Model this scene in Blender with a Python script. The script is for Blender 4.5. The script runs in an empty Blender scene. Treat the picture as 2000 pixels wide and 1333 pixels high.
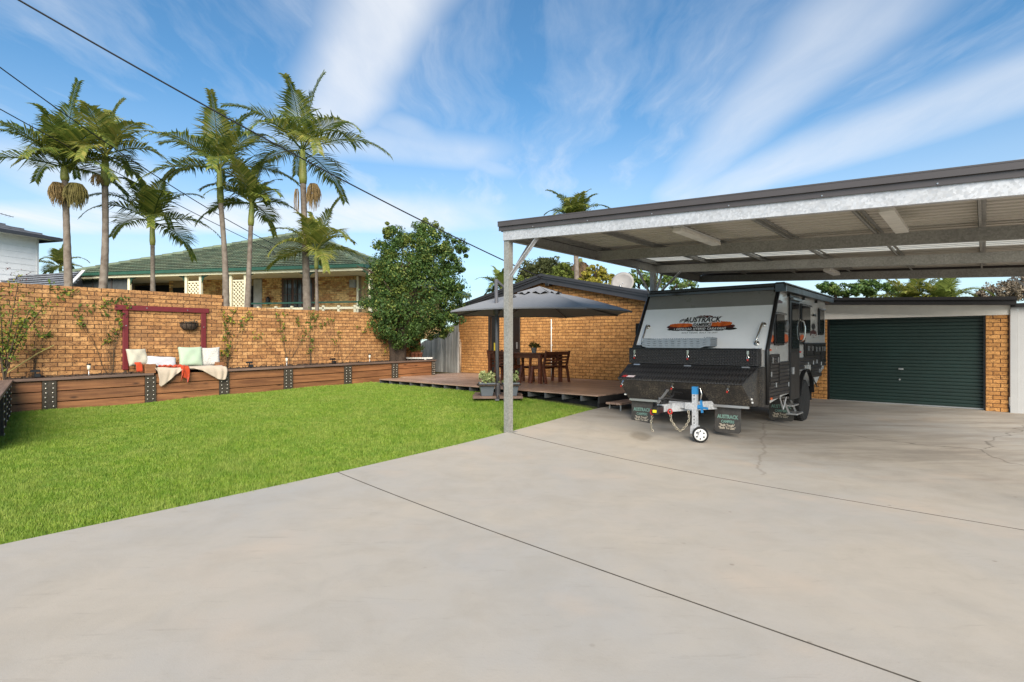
import bpy, math, random
import numpy as np
from mathutils import Vector, Matrix, Euler
random.seed(7)
R = math.radians
sc = bpy.context.scene
COL = sc.collection
# ------------------------------------------------------------------ camera
F, H, HY = 1088.0, 1.48, 670.0            # focal length in photo pixels, eye height, horizon row
cam = bpy.data.cameras.new('camera'); camo = bpy.data.objects.new('camera', cam); COL.objects.link(camo)
cam.sensor_width = 36.0; cam.lens = F / 2000 * 36; cam.shift_y = 3.5 / 2000
cam.clip_start = 0.05; cam.clip_end = 3000
camo.location = (0, 0, H); camo.rotation_euler = (R(90), 0, 0)
sc.camera = camo
# ------------------------------------------------------------------ sky and sun
SUN_AZ, SUN_EL = R(174), R(34)            # clockwise from +Y
w = bpy.data.worlds.new('World'); sc.world = w; w.use_nodes = True
nt = w.node_tree; nt.nodes.clear()
def N(t, typ, **kw):
    n = t.nodes.new(typ)
    for k, v in kw.items():
        if k.startswith('i_'):
            key = k[2:]; n.inputs[int(key) if key.isdigit() else key.replace('_', ' ')].default_value = v
        else: setattr(n, k, v)
    return n
def mth(t, op, a, b=None, clamp=False):
    n = t.nodes.new('ShaderNodeMath'); n.operation = op; n.use_clamp = clamp
    for i, v in enumerate((a, b)):
        if v is None: continue
        if isinstance(v, (int, float)): n.inputs[i].default_value = v
        else: t.links.new(v, n.inputs[i])
    return n.outputs[0]
def mixc(t, fac, a, b, blend='MIX'):
    n = t.nodes.new('ShaderNodeMix'); n.data_type = 'RGBA'; n.blend_type = blend
    for i, v in ((0, fac), (6, a), (7, b)):
        if isinstance(v, (int, float)): n.inputs[i].default_value = v
        elif isinstance(v, tuple): n.inputs[i].default_value = (*v[:3], 1)
        else: t.links.new(v, n.inputs[i])
    return n.outputs[2]
def ramp(t, fac, stops, interp='LINEAR'):
    n = t.nodes.new('ShaderNodeValToRGB'); n.color_ramp.interpolation = interp
    els = n.color_ramp.elements
    while len(els) < len(stops): els.new(0.5)
    for e, (p, c) in zip(els, stops):
        e.position = p; e.color = (*c, 1) if isinstance(c, tuple) else (c, c, c, 1)
    t.links.new(fac, n.inputs[0]); return n.outputs[0]
def noise(t, vec, scale, detail=4, rough=.55, dist=0):
    n = N(t, 'ShaderNodeTexNoise'); n.inputs['Scale'].default_value = scale
    n.inputs['Detail'].default_value = detail; n.inputs['Roughness'].default_value = rough
    n.inputs['Distortion'].default_value = dist
    if vec is not None: t.links.new(vec, n.inputs['Vector'])
    return n.outputs[0]
def mapping(t, vec, scale=(1, 1, 1), rot=(0, 0, 0), loc=(0, 0, 0)):
    n = N(t, 'ShaderNodeMapping'); n.inputs['Scale'].default_value = scale
    n.inputs['Rotation'].default_value = rot; n.inputs['Location'].default_value = loc
    t.links.new(vec, n.inputs['Vector']); return n.outputs[0]
sky = N(nt, 'ShaderNodeTexSky', sky_type='NISHITA', sun_disc=False)
sky.sun_elevation = SUN_EL; sky.sun_rotation = SUN_AZ; sky.altitude = 30
sky.air_density = 1.0; sky.dust_density = 0.3; sky.ozone_density = 1.6
geo = N(nt, 'ShaderNodeTexCoord')
sep = N(nt, 'ShaderNodeSeparateXYZ'); nt.links.new(geo.outputs['Generated'], sep.inputs[0])
zc = mth(nt, 'MAXIMUM', sep.outputs[2], 0.035)
px = mth(nt, 'DIVIDE', sep.outputs[0], zc); py = mth(nt, 'DIVIDE', sep.outputs[1], zc)
cmb = N(nt, 'ShaderNodeCombineXYZ'); nt.links.new(px, cmb.inputs[0]); nt.links.new(py, cmb.inputs[1])
P = cmb.outputs[0]                        # the cloud deck as a flat sheet overhead
warp = N(nt, 'ShaderNodeVectorMath', operation='ADD')
wn = N(nt, 'ShaderNodeTexNoise'); wn.inputs['Scale'].default_value = .9; wn.inputs['Detail'].default_value = 3
nt.links.new(P, wn.inputs['Vector'])
ws = N(nt, 'ShaderNodeVectorMath', operation='SCALE'); ws.inputs['Scale'].default_value = .55
nt.links.new(wn.outputs['Color'], ws.inputs[0])
nt.links.new(P, warp.inputs[0]); nt.links.new(ws.outputs[0], warp.inputs[1])
streak = noise(nt, mapping(nt, warp.outputs[0], (2.6, .55, 1), (0, 0, R(-12)), (.35, .1, 0)), 1.0, 7, .62)
big = noise(nt, mapping(nt, P, (.55, .32, 1), (0, 0, R(-20)), (1.7, .4, 0)), 1.0, 3, .5)
fine = noise(nt, mapping(nt, warp.outputs[0], (9, 2.2, 1), (0, 0, R(-12)), (3, 1, 0)), 1.0, 6, .6)
cl = mth(nt, 'ADD', mth(nt, 'MULTIPLY', streak, .62), mth(nt, 'ADD', mth(nt, 'MULTIPLY', big, .55), mth(nt, 'MULTIPLY', fine, .16)))
cl = ramp(nt, cl, [(.60, 0.0), (.70, .16), (.82, .45), (.98, .7)])
# one broad bright plume high on the left and a bank low on the right, placed on the cloud sheet
def plume(x0, y0, x1, y1, wid, amt):
    L = math.hypot(x1 - x0, y1 - y0); dx, dy = (x1 - x0) / L, (y1 - y0) / L
    s2 = N(nt, 'ShaderNodeSeparateXYZ'); nt.links.new(warp2, s2.inputs[0])
    ax = mth(nt, 'SUBTRACT', s2.outputs[0], x0); ay = mth(nt, 'SUBTRACT', s2.outputs[1], y0)
    al = mth(nt, 'DIVIDE', mth(nt, 'ADD', mth(nt, 'MULTIPLY', ax, dx), mth(nt, 'MULTIPLY', ay, dy)), L)
    ac = mth(nt, 'DIVIDE', mth(nt, 'ABSOLUTE', mth(nt, 'SUBTRACT', mth(nt, 'MULTIPLY', ay, dx), mth(nt, 'MULTIPLY', ax, dy))), wid)
    e = mth(nt, 'SUBTRACT', 1.0, mth(nt, 'ABSOLUTE', mth(nt, 'SUBTRACT', mth(nt, 'MULTIPLY', al, 2.0), 1.0)), True)
    e = mth(nt, 'MULTIPLY', e, 2.2, True)
    c = N(nt, 'ShaderNodeMapRange', interpolation_type='SMOOTHSTEP'); nt.links.new(ac, c.inputs[0])
    c.inputs[1].default_value = 1; c.inputs[2].default_value = .15; c.inputs[3].default_value = 0; c.inputs[4].default_value = 1
    tex = mth(nt, 'ADD', mth(nt, 'MULTIPLY', streak, .9), .35, True)
    return mth(nt, 'MULTIPLY', mth(nt, 'MULTIPLY', mth(nt, 'MULTIPLY', e, c.outputs[0]), amt), tex)
wq = N(nt, 'ShaderNodeVectorMath', operation='ADD')
wr = N(nt, 'ShaderNodeVectorMath', operation='SCALE'); wr.inputs['Scale'].default_value = .25
wc = N(nt, 'ShaderNodeVectorMath', operation='SUBTRACT'); wc.inputs[1].default_value = (.5, .5, .5)
nt.links.new(wn.outputs['Color'], wc.inputs[0]); nt.links.new(wc.outputs[0], wr.inputs[0])
nt.links.new(P, wq.inputs[0]); nt.links.new(wr.outputs[0], wq.inputs[1]); warp2 = wq.outputs[0]
cl = mth(nt, 'MAXIMUM', cl, plume(-.02, .95, -1.05, 2.95, .27, .85))
cl = mth(nt, 'MAXIMUM', cl, plume(-1.3, 2.6, .1, 3.1, .5, .55))
cl = mth(nt, 'MAXIMUM', cl, plume(1.0, .9, 1.15, 4.6, .33, .6))
cl = mth(nt, 'MAXIMUM', cl, plume(2.3, 1.4, 1.0, 4.6, .55, .7))
cl = mth(nt, 'MAXIMUM', cl, plume(-2.2, 2.5, -3.6, 5.6, .8, .8))
cl = mth(nt, 'MAXIMUM', cl, plume(-5.2, 4.6, .6, 4.4, 1.15, .95))
cl = mth(nt, 'MAXIMUM', cl, plume(.1, 3.6, -.75, 2.2, .2, .45))
# haze whitening towards the horizon
hz = N(nt, 'ShaderNodeMapRange', interpolation_type='SMOOTHSTEP'); nt.links.new(sep.outputs[2], hz.inputs[0])
hz.inputs[1].default_value = .42; hz.inputs[2].default_value = .02; hz.inputs[3].default_value = 0; hz.inputs[4].default_value = .62
cl = mth(nt, 'MAXIMUM', cl, mth(nt, 'MULTIPLY', hz.outputs[0], mth(nt, 'ADD', mth(nt, 'MULTIPLY', big, .9), .45, True)))
sky_c = mixc(nt, 1.0, sky.outputs[0], (.66, 1.08, 1.25), 'MULTIPLY')
cloud_c = mixc(nt, cl, sky_c, (6.9, 7.1, 7.4))
bg = N(nt, 'ShaderNodeBackground'); bg.inputs['Strength'].default_value = .08
nt.links.new(cloud_c, bg.inputs['Color'])
wo = N(nt, 'ShaderNodeOutputWorld'); nt.links.new(bg.outputs[0], wo.inputs[0])
sl = bpy.data.lights.new('sun', 'SUN'); so = bpy.data.objects.new('sun', sl); COL.objects.link(so)
sl.energy = 4.0; sl.angle = R(48); sl.color = (1, .90, .76)
sd = Vector((math.sin(SUN_AZ) * math.cos(SUN_EL), math.cos(SUN_AZ) * math.cos(SUN_EL), math.sin(SUN_EL)))
so.rotation_euler = sd.to_track_quat('Z', 'Y').to_euler(); so.location = (0, 0, 30)
vs = sc.view_settings
sc.display_settings.display_device = 'sRGB'
vs.view_transform = 'Standard'; vs.look = 'None'; vs.gamma = 1; vs.use_curve_mapping = False; vs.exposure = 0.8
sc.render.resolution_x = 1024; sc.render.resolution_y = 682
sc.cycles.max_bounces = 8; sc.cycles.diffuse_bounces = 6; sc.cycles.transparent_max_bounces = 16
# ------------------------------------------------------------------ building grid: the house plot lies turned to the camera
G = R(-42.2); gc, gs = math.cos(G), -math.sin(G)
def gl(a, b): return (gc * a + gs * b, -gs * a + gc * b)          # plot grid (a right/near, b right/far) to world
def ab(X, Y): return (gc * X - gs * Y, gs * X + gc * Y)
def uu(x): return (x - 1000) / F
def b_at(x, a): u = uu(x); Y = a / (gc * u - gs); return Y * (gs * u + gc)
def a_at(x, b): u = uu(x); Y = b / (gs * u + gc); return Y * (gc * u - gs)
def zat(y, Y): return H - (y - HY) / F * Y
def at(x, y, Y): return Vector((uu(x) * Y, Y, zat(y, Y)))
def Y_a(x, a): return a / (gc * uu(x) - gs)
def Y_b(x, b): return b / (gs * uu(x) + gc)
# ------------------------------------------------------------------ helpers
class MB:
    def __init__(s): s.v = []; s.f = []; s.r = []; s.cur = None
    def add(s, vs_, fs_):
        n = len(s.v); s.v += [tuple(p) for p in vs_]; s.f += [tuple(i + n for i in f) for f in fs_]
        s.r += [s.cur if s.cur is not None else 0.0] * len(fs_); return s
    def hexa(s, p):      # 4 bottom (ccw), 4 top
        return s.add(p, [(3, 2, 1, 0), (4, 5, 6, 7), (0, 1, 5, 4), (1, 2, 6, 5), (2, 3, 7, 6), (3, 0, 4, 7)])
    def box(s, x0, x1, y0, y1, z0, z1):
        return s.hexa([(x0, y0, z0), (x1, y0, z0), (x1, y1, z0), (x0, y1, z0), (x0, y0, z1), (x1, y0, z1), (x1, y1, z1), (x0, y1, z1)])
    def bbox(s, x0, x1, y0, y1, z0, z1, c=.01):   # box with chamfered vertical+top edges
        pts = []
        for z, k in ((z0, 0), (z1 - c, 0), (z1, c)):
            a0, a1, b0, b1 = x0 + k, x1 - k, y0 + k, y1 - k
            pts += [(a0 + c, b0, z), (a1 - c, b0, z), (a1, b0 + c, z), (a1, b1 - c, z), (a1 - c, b1, z), (a0 + c, b1, z), (a0, b1 - c, z), (a0, b0 + c, z)]
        fs_ = [tuple(range(7, -1, -1)), tuple(range(16, 24))]
        for l in (0, 8):
            for i in range(8): fs_.append((l + i, l + (i + 1) % 8, l + 8 + (i + 1) % 8, l + 8 + i))
        return s.add(pts, fs_)
    def obox(s, c, size, M=None):
        hx, hy, hz_ = [q / 2 for q in size]; c = Vector(c)
        p = [Vector(q) for q in ((-hx, -hy, -hz_), (hx, -hy, -hz_), (hx, hy, -hz_), (-hx, hy, -hz_), (-hx, -hy, hz_), (hx, -hy, hz_), (hx, hy, hz_), (-hx, hy, hz_))]
        if M is not None: p = [M @ q for q in p]
        return s.hexa([q + c for q in p])
    def bar(s, p0, p1, w_, h_, up=(0, 0, 1)):
        p0, p1 = Vector(p0), Vector(p1); d = (p1 - p0); L = d.length; d = d / L
        up = Vector(up); x = d.cross(up)
        if x.length < 1e-4: x = d.cross(Vector((1, 0, 0)))
        x.normalize(); y = x.cross(d)
        M = Matrix((x, d, y)).transposed()
        return s.obox((p0 + p1) / 2, (w_, L, h_), M)
    def tube(s, path, r, n=8, cap=True, close=False):
        path = [Vector(p) for p in path]; m = len(path)
        rs = r if isinstance(r, (list, tuple)) else [r] * m
        prev = None; vs_ = []; fs_ = []
        for i, p in enumerate(path):
            if close: d = path[(i + 1) % m] - path[i - 1]
            else: d = path[min(i + 1, m - 1)] - path[max(i - 1, 0)]
            d.normalize()
            if prev is None:
                x = d.orthogonal().normalized()
            else:
                x = prev - d * prev.dot(d)
                x = x.normalized() if x.length > 1e-5 else d.orthogonal().normalized()
            prev = x; y = d.cross(x)
            for k in range(n):
                t = 2 * math.pi * k / n; vs_.append(p + (x * math.cos(t) + y * math.sin(t)) * rs[i])
        for i in range(m if close else m - 1):
            j = (i + 1) % m
            for k in range(n): fs_.append((i * n + k, i * n + (k + 1) % n, j * n + (k + 1) % n, j * n + k))
        if cap and not close:
            fs_.append(tuple(range(n - 1, -1, -1))); fs_.append(tuple((m - 1) * n + k for k in range(n)))
        return s.add(vs_, fs_)
    def lathe(s, prof, n=16, M=None, c=(0, 0, 0)):
        vs_ = []; fs_ = []; c = Vector(c)
        for (r, z) in prof:
            for k in range(n):
                t = 2 * math.pi * k / n; v = Vector((r * math.cos(t), r * math.sin(t), z))
                vs_.append((M @ v if M is not None else v) + c)
        for i in range(len(prof) - 1):
            for k in range(n): fs_.append((i * n + k, i * n + (k + 1) % n, (i + 1) * n + (k + 1) % n, (i + 1) * n + k))
        fs_.append(tuple(range(n - 1, -1, -1))); fs_.append(tuple((len(prof) - 1) * n + k for k in range(n)))
        return s.add(vs_, fs_)
    def prism(s, poly, d0, d1, ax='y'):
        n = len(poly)
        def q(p, d): return {'y': (p[0], d, p[1]), 'x': (d, p[0], p[1]), 'z': (p[0], p[1], d)}[ax]
        vs_ = [q(p, d0) for p in poly] + [q(p, d1) for p in poly]
        fs_ = [tuple(range(n - 1, -1, -1)), tuple(range(n, 2 * n))]
        for i in range(n): fs_.append((i, (i + 1) % n, n + (i + 1) % n, n + i))
        return s.add(vs_, fs_)
    def grid(s, fn, nu, nv):
        vs_ = [fn(i / nu, j / nv) for j in range(nv + 1) for i in range(nu + 1)]
        fs_ = [(j * (nu + 1) + i, j * (nu + 1) + i + 1, (j + 1) * (nu + 1) + i + 1, (j + 1) * (nu + 1) + i) for j in range(nv) for i in range(nu)]
        return s.add(vs_, fs_)
    def mesh(s, name, mat, smooth=False):
        me = bpy.data.meshes.new(name); me.from_pydata(s.v, [], s.f)
        if any(s.r):
            at_ = me.attributes.new('rnd', 'FLOAT', 'FACE'); at_.data.foreach_set('value', s.r)
        if mat: me.materials.append(mat)
        if smooth: me.polygons.foreach_set('use_smooth', [True] * len(me.polygons))
        me.update(); return me
    def build(s, name, mat, parent=None, smooth=False):
        return link(name, s.mesh(name, mat, smooth), parent)
def link(name, me, parent=None, loc=None):
    o = bpy.data.objects.new(name, me); COL.objects.link(o)
    if parent: o.parent = parent
    if loc is not None: o.location = loc
    return o
def fix_normals(o):
    import bmesh
    bm = bmesh.new(); bm.from_mesh(o.data); bmesh.ops.recalc_face_normals(bm, faces=bm.faces); bm.to_mesh(o.data); bm.free(); return o
def bevel(o, wd=.008, seg=2):
    m = o.modifiers.new('bevel', 'BEVEL'); m.width = wd; m.segments = seg; m.limit_method = 'ANGLE'; return o
def tag(o, label=None, cat=None, group=None, kind=None):
    if label: o['label'] = label
    if cat: o['category'] = cat
    if group: o['group'] = group
    if kind: o['kind'] = kind
    return o
def thing(name, label, cat, loc=(0, 0, 0), rz=0, group=None):
    o = bpy.data.objects.new(name, None); COL.objects.link(o); o.empty_display_size = .2
    o.location = loc; o.rotation_euler = (0, 0, rz); return tag(o, label, cat, group)
def np_mesh(name, V, Fq, mat, rnd=None, parent=None, smooth=False):
    """V (n,3) array, Fq (m,k) array of equal-size faces"""
    me = bpy.data.meshes.new(name); m, k = Fq.shape
    me.vertices.add(len(V)); me.vertices.foreach_set('co', V.astype(np.float32).ravel())
    me.loops.add(m * k); me.loops.foreach_set('vertex_index', Fq.astype(np.int32).ravel())
    me.polygons.add(m); me.polygons.foreach_set('loop_start', np.arange(0, m * k, k, dtype=np.int32))
    if rnd is not None:
        a_ = me.attributes.new('rnd', 'FLOAT', 'FACE'); a_.data.foreach_set('value', rnd.astype(np.float32))
    me.materials.append(mat); me.update(calc_edges=True)
    if smooth: me.polygons.foreach_set('use_smooth', np.ones(m, dtype=bool))
    return link(name, me, parent)
FONT = {}
def text(name, s_, size, mat, parent, M, align='CENTER', shear=0, wx=1.0, bold=0.0, depth=.0015, space=1.0):
    cu = bpy.data.curves.new('tmp', 'FONT'); cu.body = s_; cu.size = size; cu.align_x = align; cu.align_y = 'CENTER'
    cu.shear = shear; cu.offset = bold; cu.extrude = depth; cu.space_character = space; cu.resolution_u = 2
    to = bpy.data.objects.new('tmp', cu); COL.objects.link(to)
    dg = bpy.context.evaluated_depsgraph_get()
    me = bpy.data.meshes.new_from_object(to.evaluated_get(dg)); me.name = name
    bpy.data.objects.remove(to); bpy.data.curves.remove(cu)
    me.materials.clear(); me.materials.append(mat)
    me.transform(Matrix.Diagonal((wx, 1, 1, 1))); me.transform(M)
    return link(name, me, parent)
# ------------------------------------------------------------------ materials
MATS = {}
def newmat(name):
    m = bpy.data.materials.new(name); m.use_nodes = True; t = m.node_tree
    b = t.nodes['Principled BSDF']; MATS[name] = m; return m, t, b
def wpos(t): return N(t, 'ShaderNodeNewGeometry').outputs['Position']
def prnd(t):
    oi = N(t, 'ShaderNodeObjectInfo'); at_ = N(t, 'ShaderNodeAttribute', attribute_name='rnd')
    return mth(t, 'FRACT', mth(t, 'ADD', oi.outputs['Random'], at_.outputs['Fac']))
def setbump(t, b, h, strength=.3, dist=.01):
    n = N(t, 'ShaderNodeBump'); n.inputs['Strength'].default_value = strength; n.inputs['Distance'].default_value = dist
    t.links.new(h, n.inputs['Height']); t.links.new(n.outputs[0], b.inputs['Normal'])
def pmat(name, col, rough=.6, metal=0, var=.15, vs_=4, piece=0, bump=0, bs=60, col2=None, spec=.5, coat=0, trans=0):
    m, t, b = newmat(name)
    p = wpos(t)
    c2 = col2 or tuple(c * (1 - var * 2) for c in col)
    nz = noise(t, p, vs_, 5, .6)
    nz = ramp(t, nz, [(.3, 0.0), (.7, 1.0)])
    c = mixc(t, nz, col, c2)
    if piece:
        k = mth(t, 'ADD', mth(t, 'MULTIPLY', prnd(t), piece * 2), 1 - piece)
        cc = N(t, 'ShaderNodeCombineXYZ')
        for i in range(3): t.links.new(k, cc.inputs[i])
        c = mixc(t, 1.0, c, cc.outputs[0], 'MULTIPLY')
    t.links.new(c, b.inputs['Base Color'])
    r_ = mth(t, 'ADD', mth(t, 'MULTIPLY', nz, .12), max(rough - .06, .02)); t.links.new(r_, b.inputs['Roughness'])
    b.inputs['Metallic'].default_value = metal; b.inputs['Specular IOR Level'].default_value = spec
    if coat: b.inputs['Coat Weight'].default_value = coat; b.inputs['Coat Roughness'].default_value = .1
    if bump: setbump(t, b, noise(t, p, bs, 4, .6), bump, .01)
    return m
def leafmat(name, cols, trans=.35, rough=.5):
    m, t, b = newmat(name)
    c = ramp(t, prnd(t), [(i / (len(cols) - 1), c) for i, c in enumerate(cols)])
    big_ = noise(t, wpos(t), 1.6, 3)
    c = mixc(t, mth(t, 'MULTIPLY', ramp(t, big_, [(.35, 0.0), (.7, 1.0)]), .45), c, tuple(q * .55 for q in cols[0]))
    t.links.new(c, b.inputs['Base Color']); b.inputs['Roughness'].default_value = rough + .15; b.inputs['Specular IOR Level'].default_value = .22
    tr = N(t, 'ShaderNodeBsdfTranslucent'); t.links.new(c, tr.inputs[0])
    mx = N(t, 'ShaderNodeMixShader'); mx.inputs[0].default_value = trans
    out = t.nodes['Material Output']
    t.links.new(b.outputs[0], mx.inputs[1]); t.links.new(tr.outputs[0], mx.inputs[2]); t.links.new(mx.outputs[0], out.inputs[0])
    return m
def brickmat(name, cols, dirt=.35, speck=.5):
    m, t, b = newmat(name); p = wpos(t)
    r_ = prnd(t)
    c = ramp(t, r_, [(i / (len(cols) - 1), q) for i, q in enumerate(cols)])
    mott = noise(t, p, 9, 4, .6)
    c = mixc(t, mth(t, 'MULTIPLY', ramp(t, mott, [(.42, 0.0), (.62, 1.0)]), .55), c, tuple(q * .62 for q in cols[0]))
    sp = noise(t, mapping(t, p, (1, 1, 1.8)), 24, 3, .75)
    c = mixc(t, mth(t, 'MULTIPLY', ramp(t, sp, [(.55, 0.0), (.62, 1.0)]), speck), c, (.05, .03, .02))
    dn = noise(t, p, .55, 4, .6)
    c = mixc(t, mth(t, 'MULTIPLY', ramp(t, dn, [(.45, 0.0), (.7, 1.0)]), dirt), c, (.15, .085, .05))
    t.links.new(c, b.inputs['Base Color']); b.inputs['Roughness'].default_value = .88; b.inputs['Specular IOR Level'].default_value = .25
    setbump(t, b, noise(t, p, 70, 4, .7), .6, .008)
    return m
def woodmat(name, c1, c2, rough=.6, axis=0, scale=1.0, knots=True, piece=.18):
    m, t, b = newmat(name)
    tc = N(t, 'ShaderNodeTexCoord').outputs['Object']
    r_ = prnd(t)
    off = N(t, 'ShaderNodeCombineXYZ')
    for i, k in enumerate((37.0, 11.0, 5.0)): t.links.new(mth(t, 'MULTIPLY', r_, k), off.inputs[i])
    ad = N(t, 'ShaderNodeVectorMath', operation='ADD'); t.links.new(tc, ad.inputs[0]); t.links.new(off.outputs[0], ad.inputs[1])
    s_ = [22 * scale] * 3; s_[axis] = 1.1 * scale
    g1 = noise(t, mapping(t, ad.outputs[0], tuple(s_)), 1.0, 6, .62, .6)
    c = mixc(t, ramp(t, g1, [(.36, 0.0), (.66, 1.0)]), c1, c2)
    if knots:
        s2 = [5.0] * 3; s2[axis] = 1.7
        vo = N(t, 'ShaderNodeTexVoronoi', feature='F1'); vo.inputs['Scale'].default_value = 1.0
        t.links.new(mapping(t, ad.outputs[0], tuple(s2)), vo.inputs['Vector'])
        c = mixc(t, ramp(t, vo.outputs['Distance'], [(.05, .85), (.15, 0.0)]), c, tuple(q * .3 for q in c1))
    k = mth(t, 'ADD', mth(t, 'MULTIPLY', r_, piece * 2), 1 - piece)
    cc = N(t, 'ShaderNodeCombineXYZ')
    for i in range(3): t.links.new(k, cc.inputs[i])
    c = mixc(t, 1.0, c, cc.outputs[0], 'MULTIPLY')
    wn_ = noise(t, wpos(t), 1.3, 4, .6)
    c = mixc(t, mth(t, 'MULTIPLY', ramp(t, wn_, [(.45, 0.0), (.75, 1.0)]), .4), c, tuple(q * .45 for q in c1))
    t.links.new(c, b.inputs['Base Color']); b.inputs['Roughness'].default_value = rough
    setbump(t, b, g1, .3, .006)
    return m
def galvmat(name, col=(.50, .51, .53), rough=.5, metal=.35):
    m, t, b = newmat(name); p = wpos(t)
    vo = N(t, 'ShaderNodeTexVoronoi'); vo.inputs['Scale'].default_value = 45; t.links.new(p, vo.inputs['Vector'])
    sepc = N(t, 'ShaderNodeSeparateColor'); t.links.new(vo.outputs['Color'], sepc.inputs[0])
    v = mth(t, 'ADD', mth(t, 'MULTIPLY', sepc.outputs[0], .3), .85)
    v = mth(t, 'MULTIPLY', v, mth(t, 'ADD', mth(t, 'MULTIPLY', noise(t, p, 3, 4), .5), .75))
    cc = N(t, 'ShaderNodeCombineXYZ')
    for i in range(3): t.links.new(v, cc.inputs[i])
    t.links.new(mixc(t, 1.0, col, cc.outputs[0], 'MULTIPLY'), b.inputs['Base Color'])
    t.links.new(mth(t, 'ADD', mth(t, 'MULTIPLY', sepc.outputs[1], .2), rough - .08), b.inputs['Roughness'])
    b.inputs['Metallic'].default_value = metal
    return m
# concrete
M_conc, t, b = newmat('concrete'); p = wpos(t)
n1 = noise(t, p, .45, 5, .6); n2 = noise(t, p, 2.2, 6, .65, .4); n3 = noise(t, p, 60, 4, .7); n4 = noise(t, p, .9, 4, .55)
c = mixc(t, ramp(t, n1, [(.38, 0.0), (.62, 1.0)]), (.43, .38, .315), (.37, .352, .325))
c = mixc(t, mth(t, 'MULTIPLY', ramp(t, n2, [(.42, 0.0), (.70, 1.0)]), .5), c, (.33, .295, .245))
c = mixc(t, mth(t, 'MULTIPLY', ramp(t, n4, [(.54, 0.0), (.70, 1.0)]), .55), c, (.50, .405, .31))
sx_ = N(t, 'ShaderNodeSeparateXYZ'); t.links.new(p, sx_.inputs[0])
# tyre-worn, dusty, stained floor where vehicles stand, with carport shade painted into the colour
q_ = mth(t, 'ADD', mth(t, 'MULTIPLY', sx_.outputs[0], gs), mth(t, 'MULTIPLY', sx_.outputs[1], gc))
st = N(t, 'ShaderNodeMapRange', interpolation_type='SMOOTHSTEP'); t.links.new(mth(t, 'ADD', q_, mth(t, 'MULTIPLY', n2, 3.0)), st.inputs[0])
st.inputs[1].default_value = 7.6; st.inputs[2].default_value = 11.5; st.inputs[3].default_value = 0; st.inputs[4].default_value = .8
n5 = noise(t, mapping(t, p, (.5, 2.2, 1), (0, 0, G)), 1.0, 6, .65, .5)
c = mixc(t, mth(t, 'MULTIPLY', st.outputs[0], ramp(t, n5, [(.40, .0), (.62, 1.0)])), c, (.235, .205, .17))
c = mixc(t, mth(t, 'MULTIPLY', ramp(t, n3, [(.62, 0.0), (.72, 1.0)]), .3), c, (.25, .22, .19))
sc_ = noise(t, mapping(t, p, (1, 7, 1), (0, 0, R(25))), 2.0, 8, .75, .8)
c = mixc(t, mth(t, 'MULTIPLY', ramp(t, sc_, [(.58, 0.0), (.66, 1.0)]), .3), c, (.27, .24, .20))
vk = N(t, 'ShaderNodeTexVoronoi', feature='DISTANCE_TO_EDGE'); vk.inputs['Scale'].default_value = .16
wv = N(t, 'ShaderNodeTexNoise'); wv.inputs['Scale'].default_value = 1.1; wv.inputs['Detail'].default_value = 6; t.links.new(p, wv.inputs['Vector'])
wa = N(t, 'ShaderNodeVectorMath', operation='ADD'); t.links.new(p, wa.inputs[0])
w3 = N(t, 'ShaderNodeVectorMath', operation='SCALE'); w3.inputs['Scale'].default_value = .9; t.links.new(wv.outputs['Color'], w3.inputs[0]); t.links.new(w3.outputs[0], wa.inputs[1])
t.links.new(wa.outputs[0], vk.inputs['Vector'])
crk = mth(t, 'MULTIPLY', ramp(t, vk.outputs['Distance'], [(.0006, 1.0), (.0022, 0.0)]), mth(t, 'MULTIPLY', st.outputs[0], .8))
c = mixc(t, crk, c, (.09, .075, .06))
# one wandering crack running back under the caravan, and an oil mark below its coupling
wob = mth(t, 'SUBTRACT', noise(t, p, 1.1, 6, .6), .5)
cd_ = mth(t, 'ABSOLUTE', mth(t, 'ADD', mth(t, 'SUBTRACT', mth(t, 'SUBTRACT', sx_.outputs[0], 2.76), mth(t, 'MULTIPLY', mth(t, 'SUBTRACT', sx_.outputs[1], 6.19), .467)), mth(t, 'MULTIPLY', wob, .5)))
cm = mth(t, 'MULTIPLY', ramp(t, cd_, [(.006, 1.0), (.03, 0.0)]), mth(t, 'MULTIPLY', mth(t, 'GREATER_THAN', sx_.outputs[1], 6.35), mth(t, 'LESS_THAN', sx_.outputs[1], 11.0)))
c = mixc(t, mth(t, 'MULTIPLY', cm, .35), c, (.14, .115, .09))
od = N(t, 'ShaderNodeVectorMath', operation='LENGTH'); t.links.new(mapping(t, p, (3.2, 1.5, 0), (0, 0, 0), (-1.98 * 3.2, -8.56 * 1.5, 0)), od.inputs[0])
c = mixc(t, mth(t, 'MULTIPLY', ramp(t, mth(t, 'ADD', od.outputs['Value'], mth(t, 'MULTIPLY', wob, 1.6)), [(.25, 1.0), (.55, 0.0)]), .55), c, (.17, .14, .10))
vsp = N(t, 'ShaderNodeTexVoronoi'); vsp.inputs['Scale'].default_value = 3.4; t.links.new(p, vsp.inputs['Vector'])
c = mixc(t, mth(t, 'MULTIPLY', ramp(t, vsp.outputs['Distance'], [(.03, 1.0), (.07, 0.0)]), ramp(t, noise(t, p, 1.1, 3), [(.5, 0.0), (.6, .55)])), c, (.16, .13, .10))
t.links.new(c, b.inputs['Base Color']); t.links.new(mth(t, 'ADD', mth(t, 'MULTIPLY', n2, .25), .55), b.inputs['Roughness'])
b.inputs['Specular IOR Level'].default_value = .35
setbump(t, b, mth(t, 'ADD', n3, mth(t, 'MULTIPLY', n2, .6)), .18, .006)
M_joint = pmat('joint_filler', (.10, .085, .065), .95, var=.3)
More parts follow.
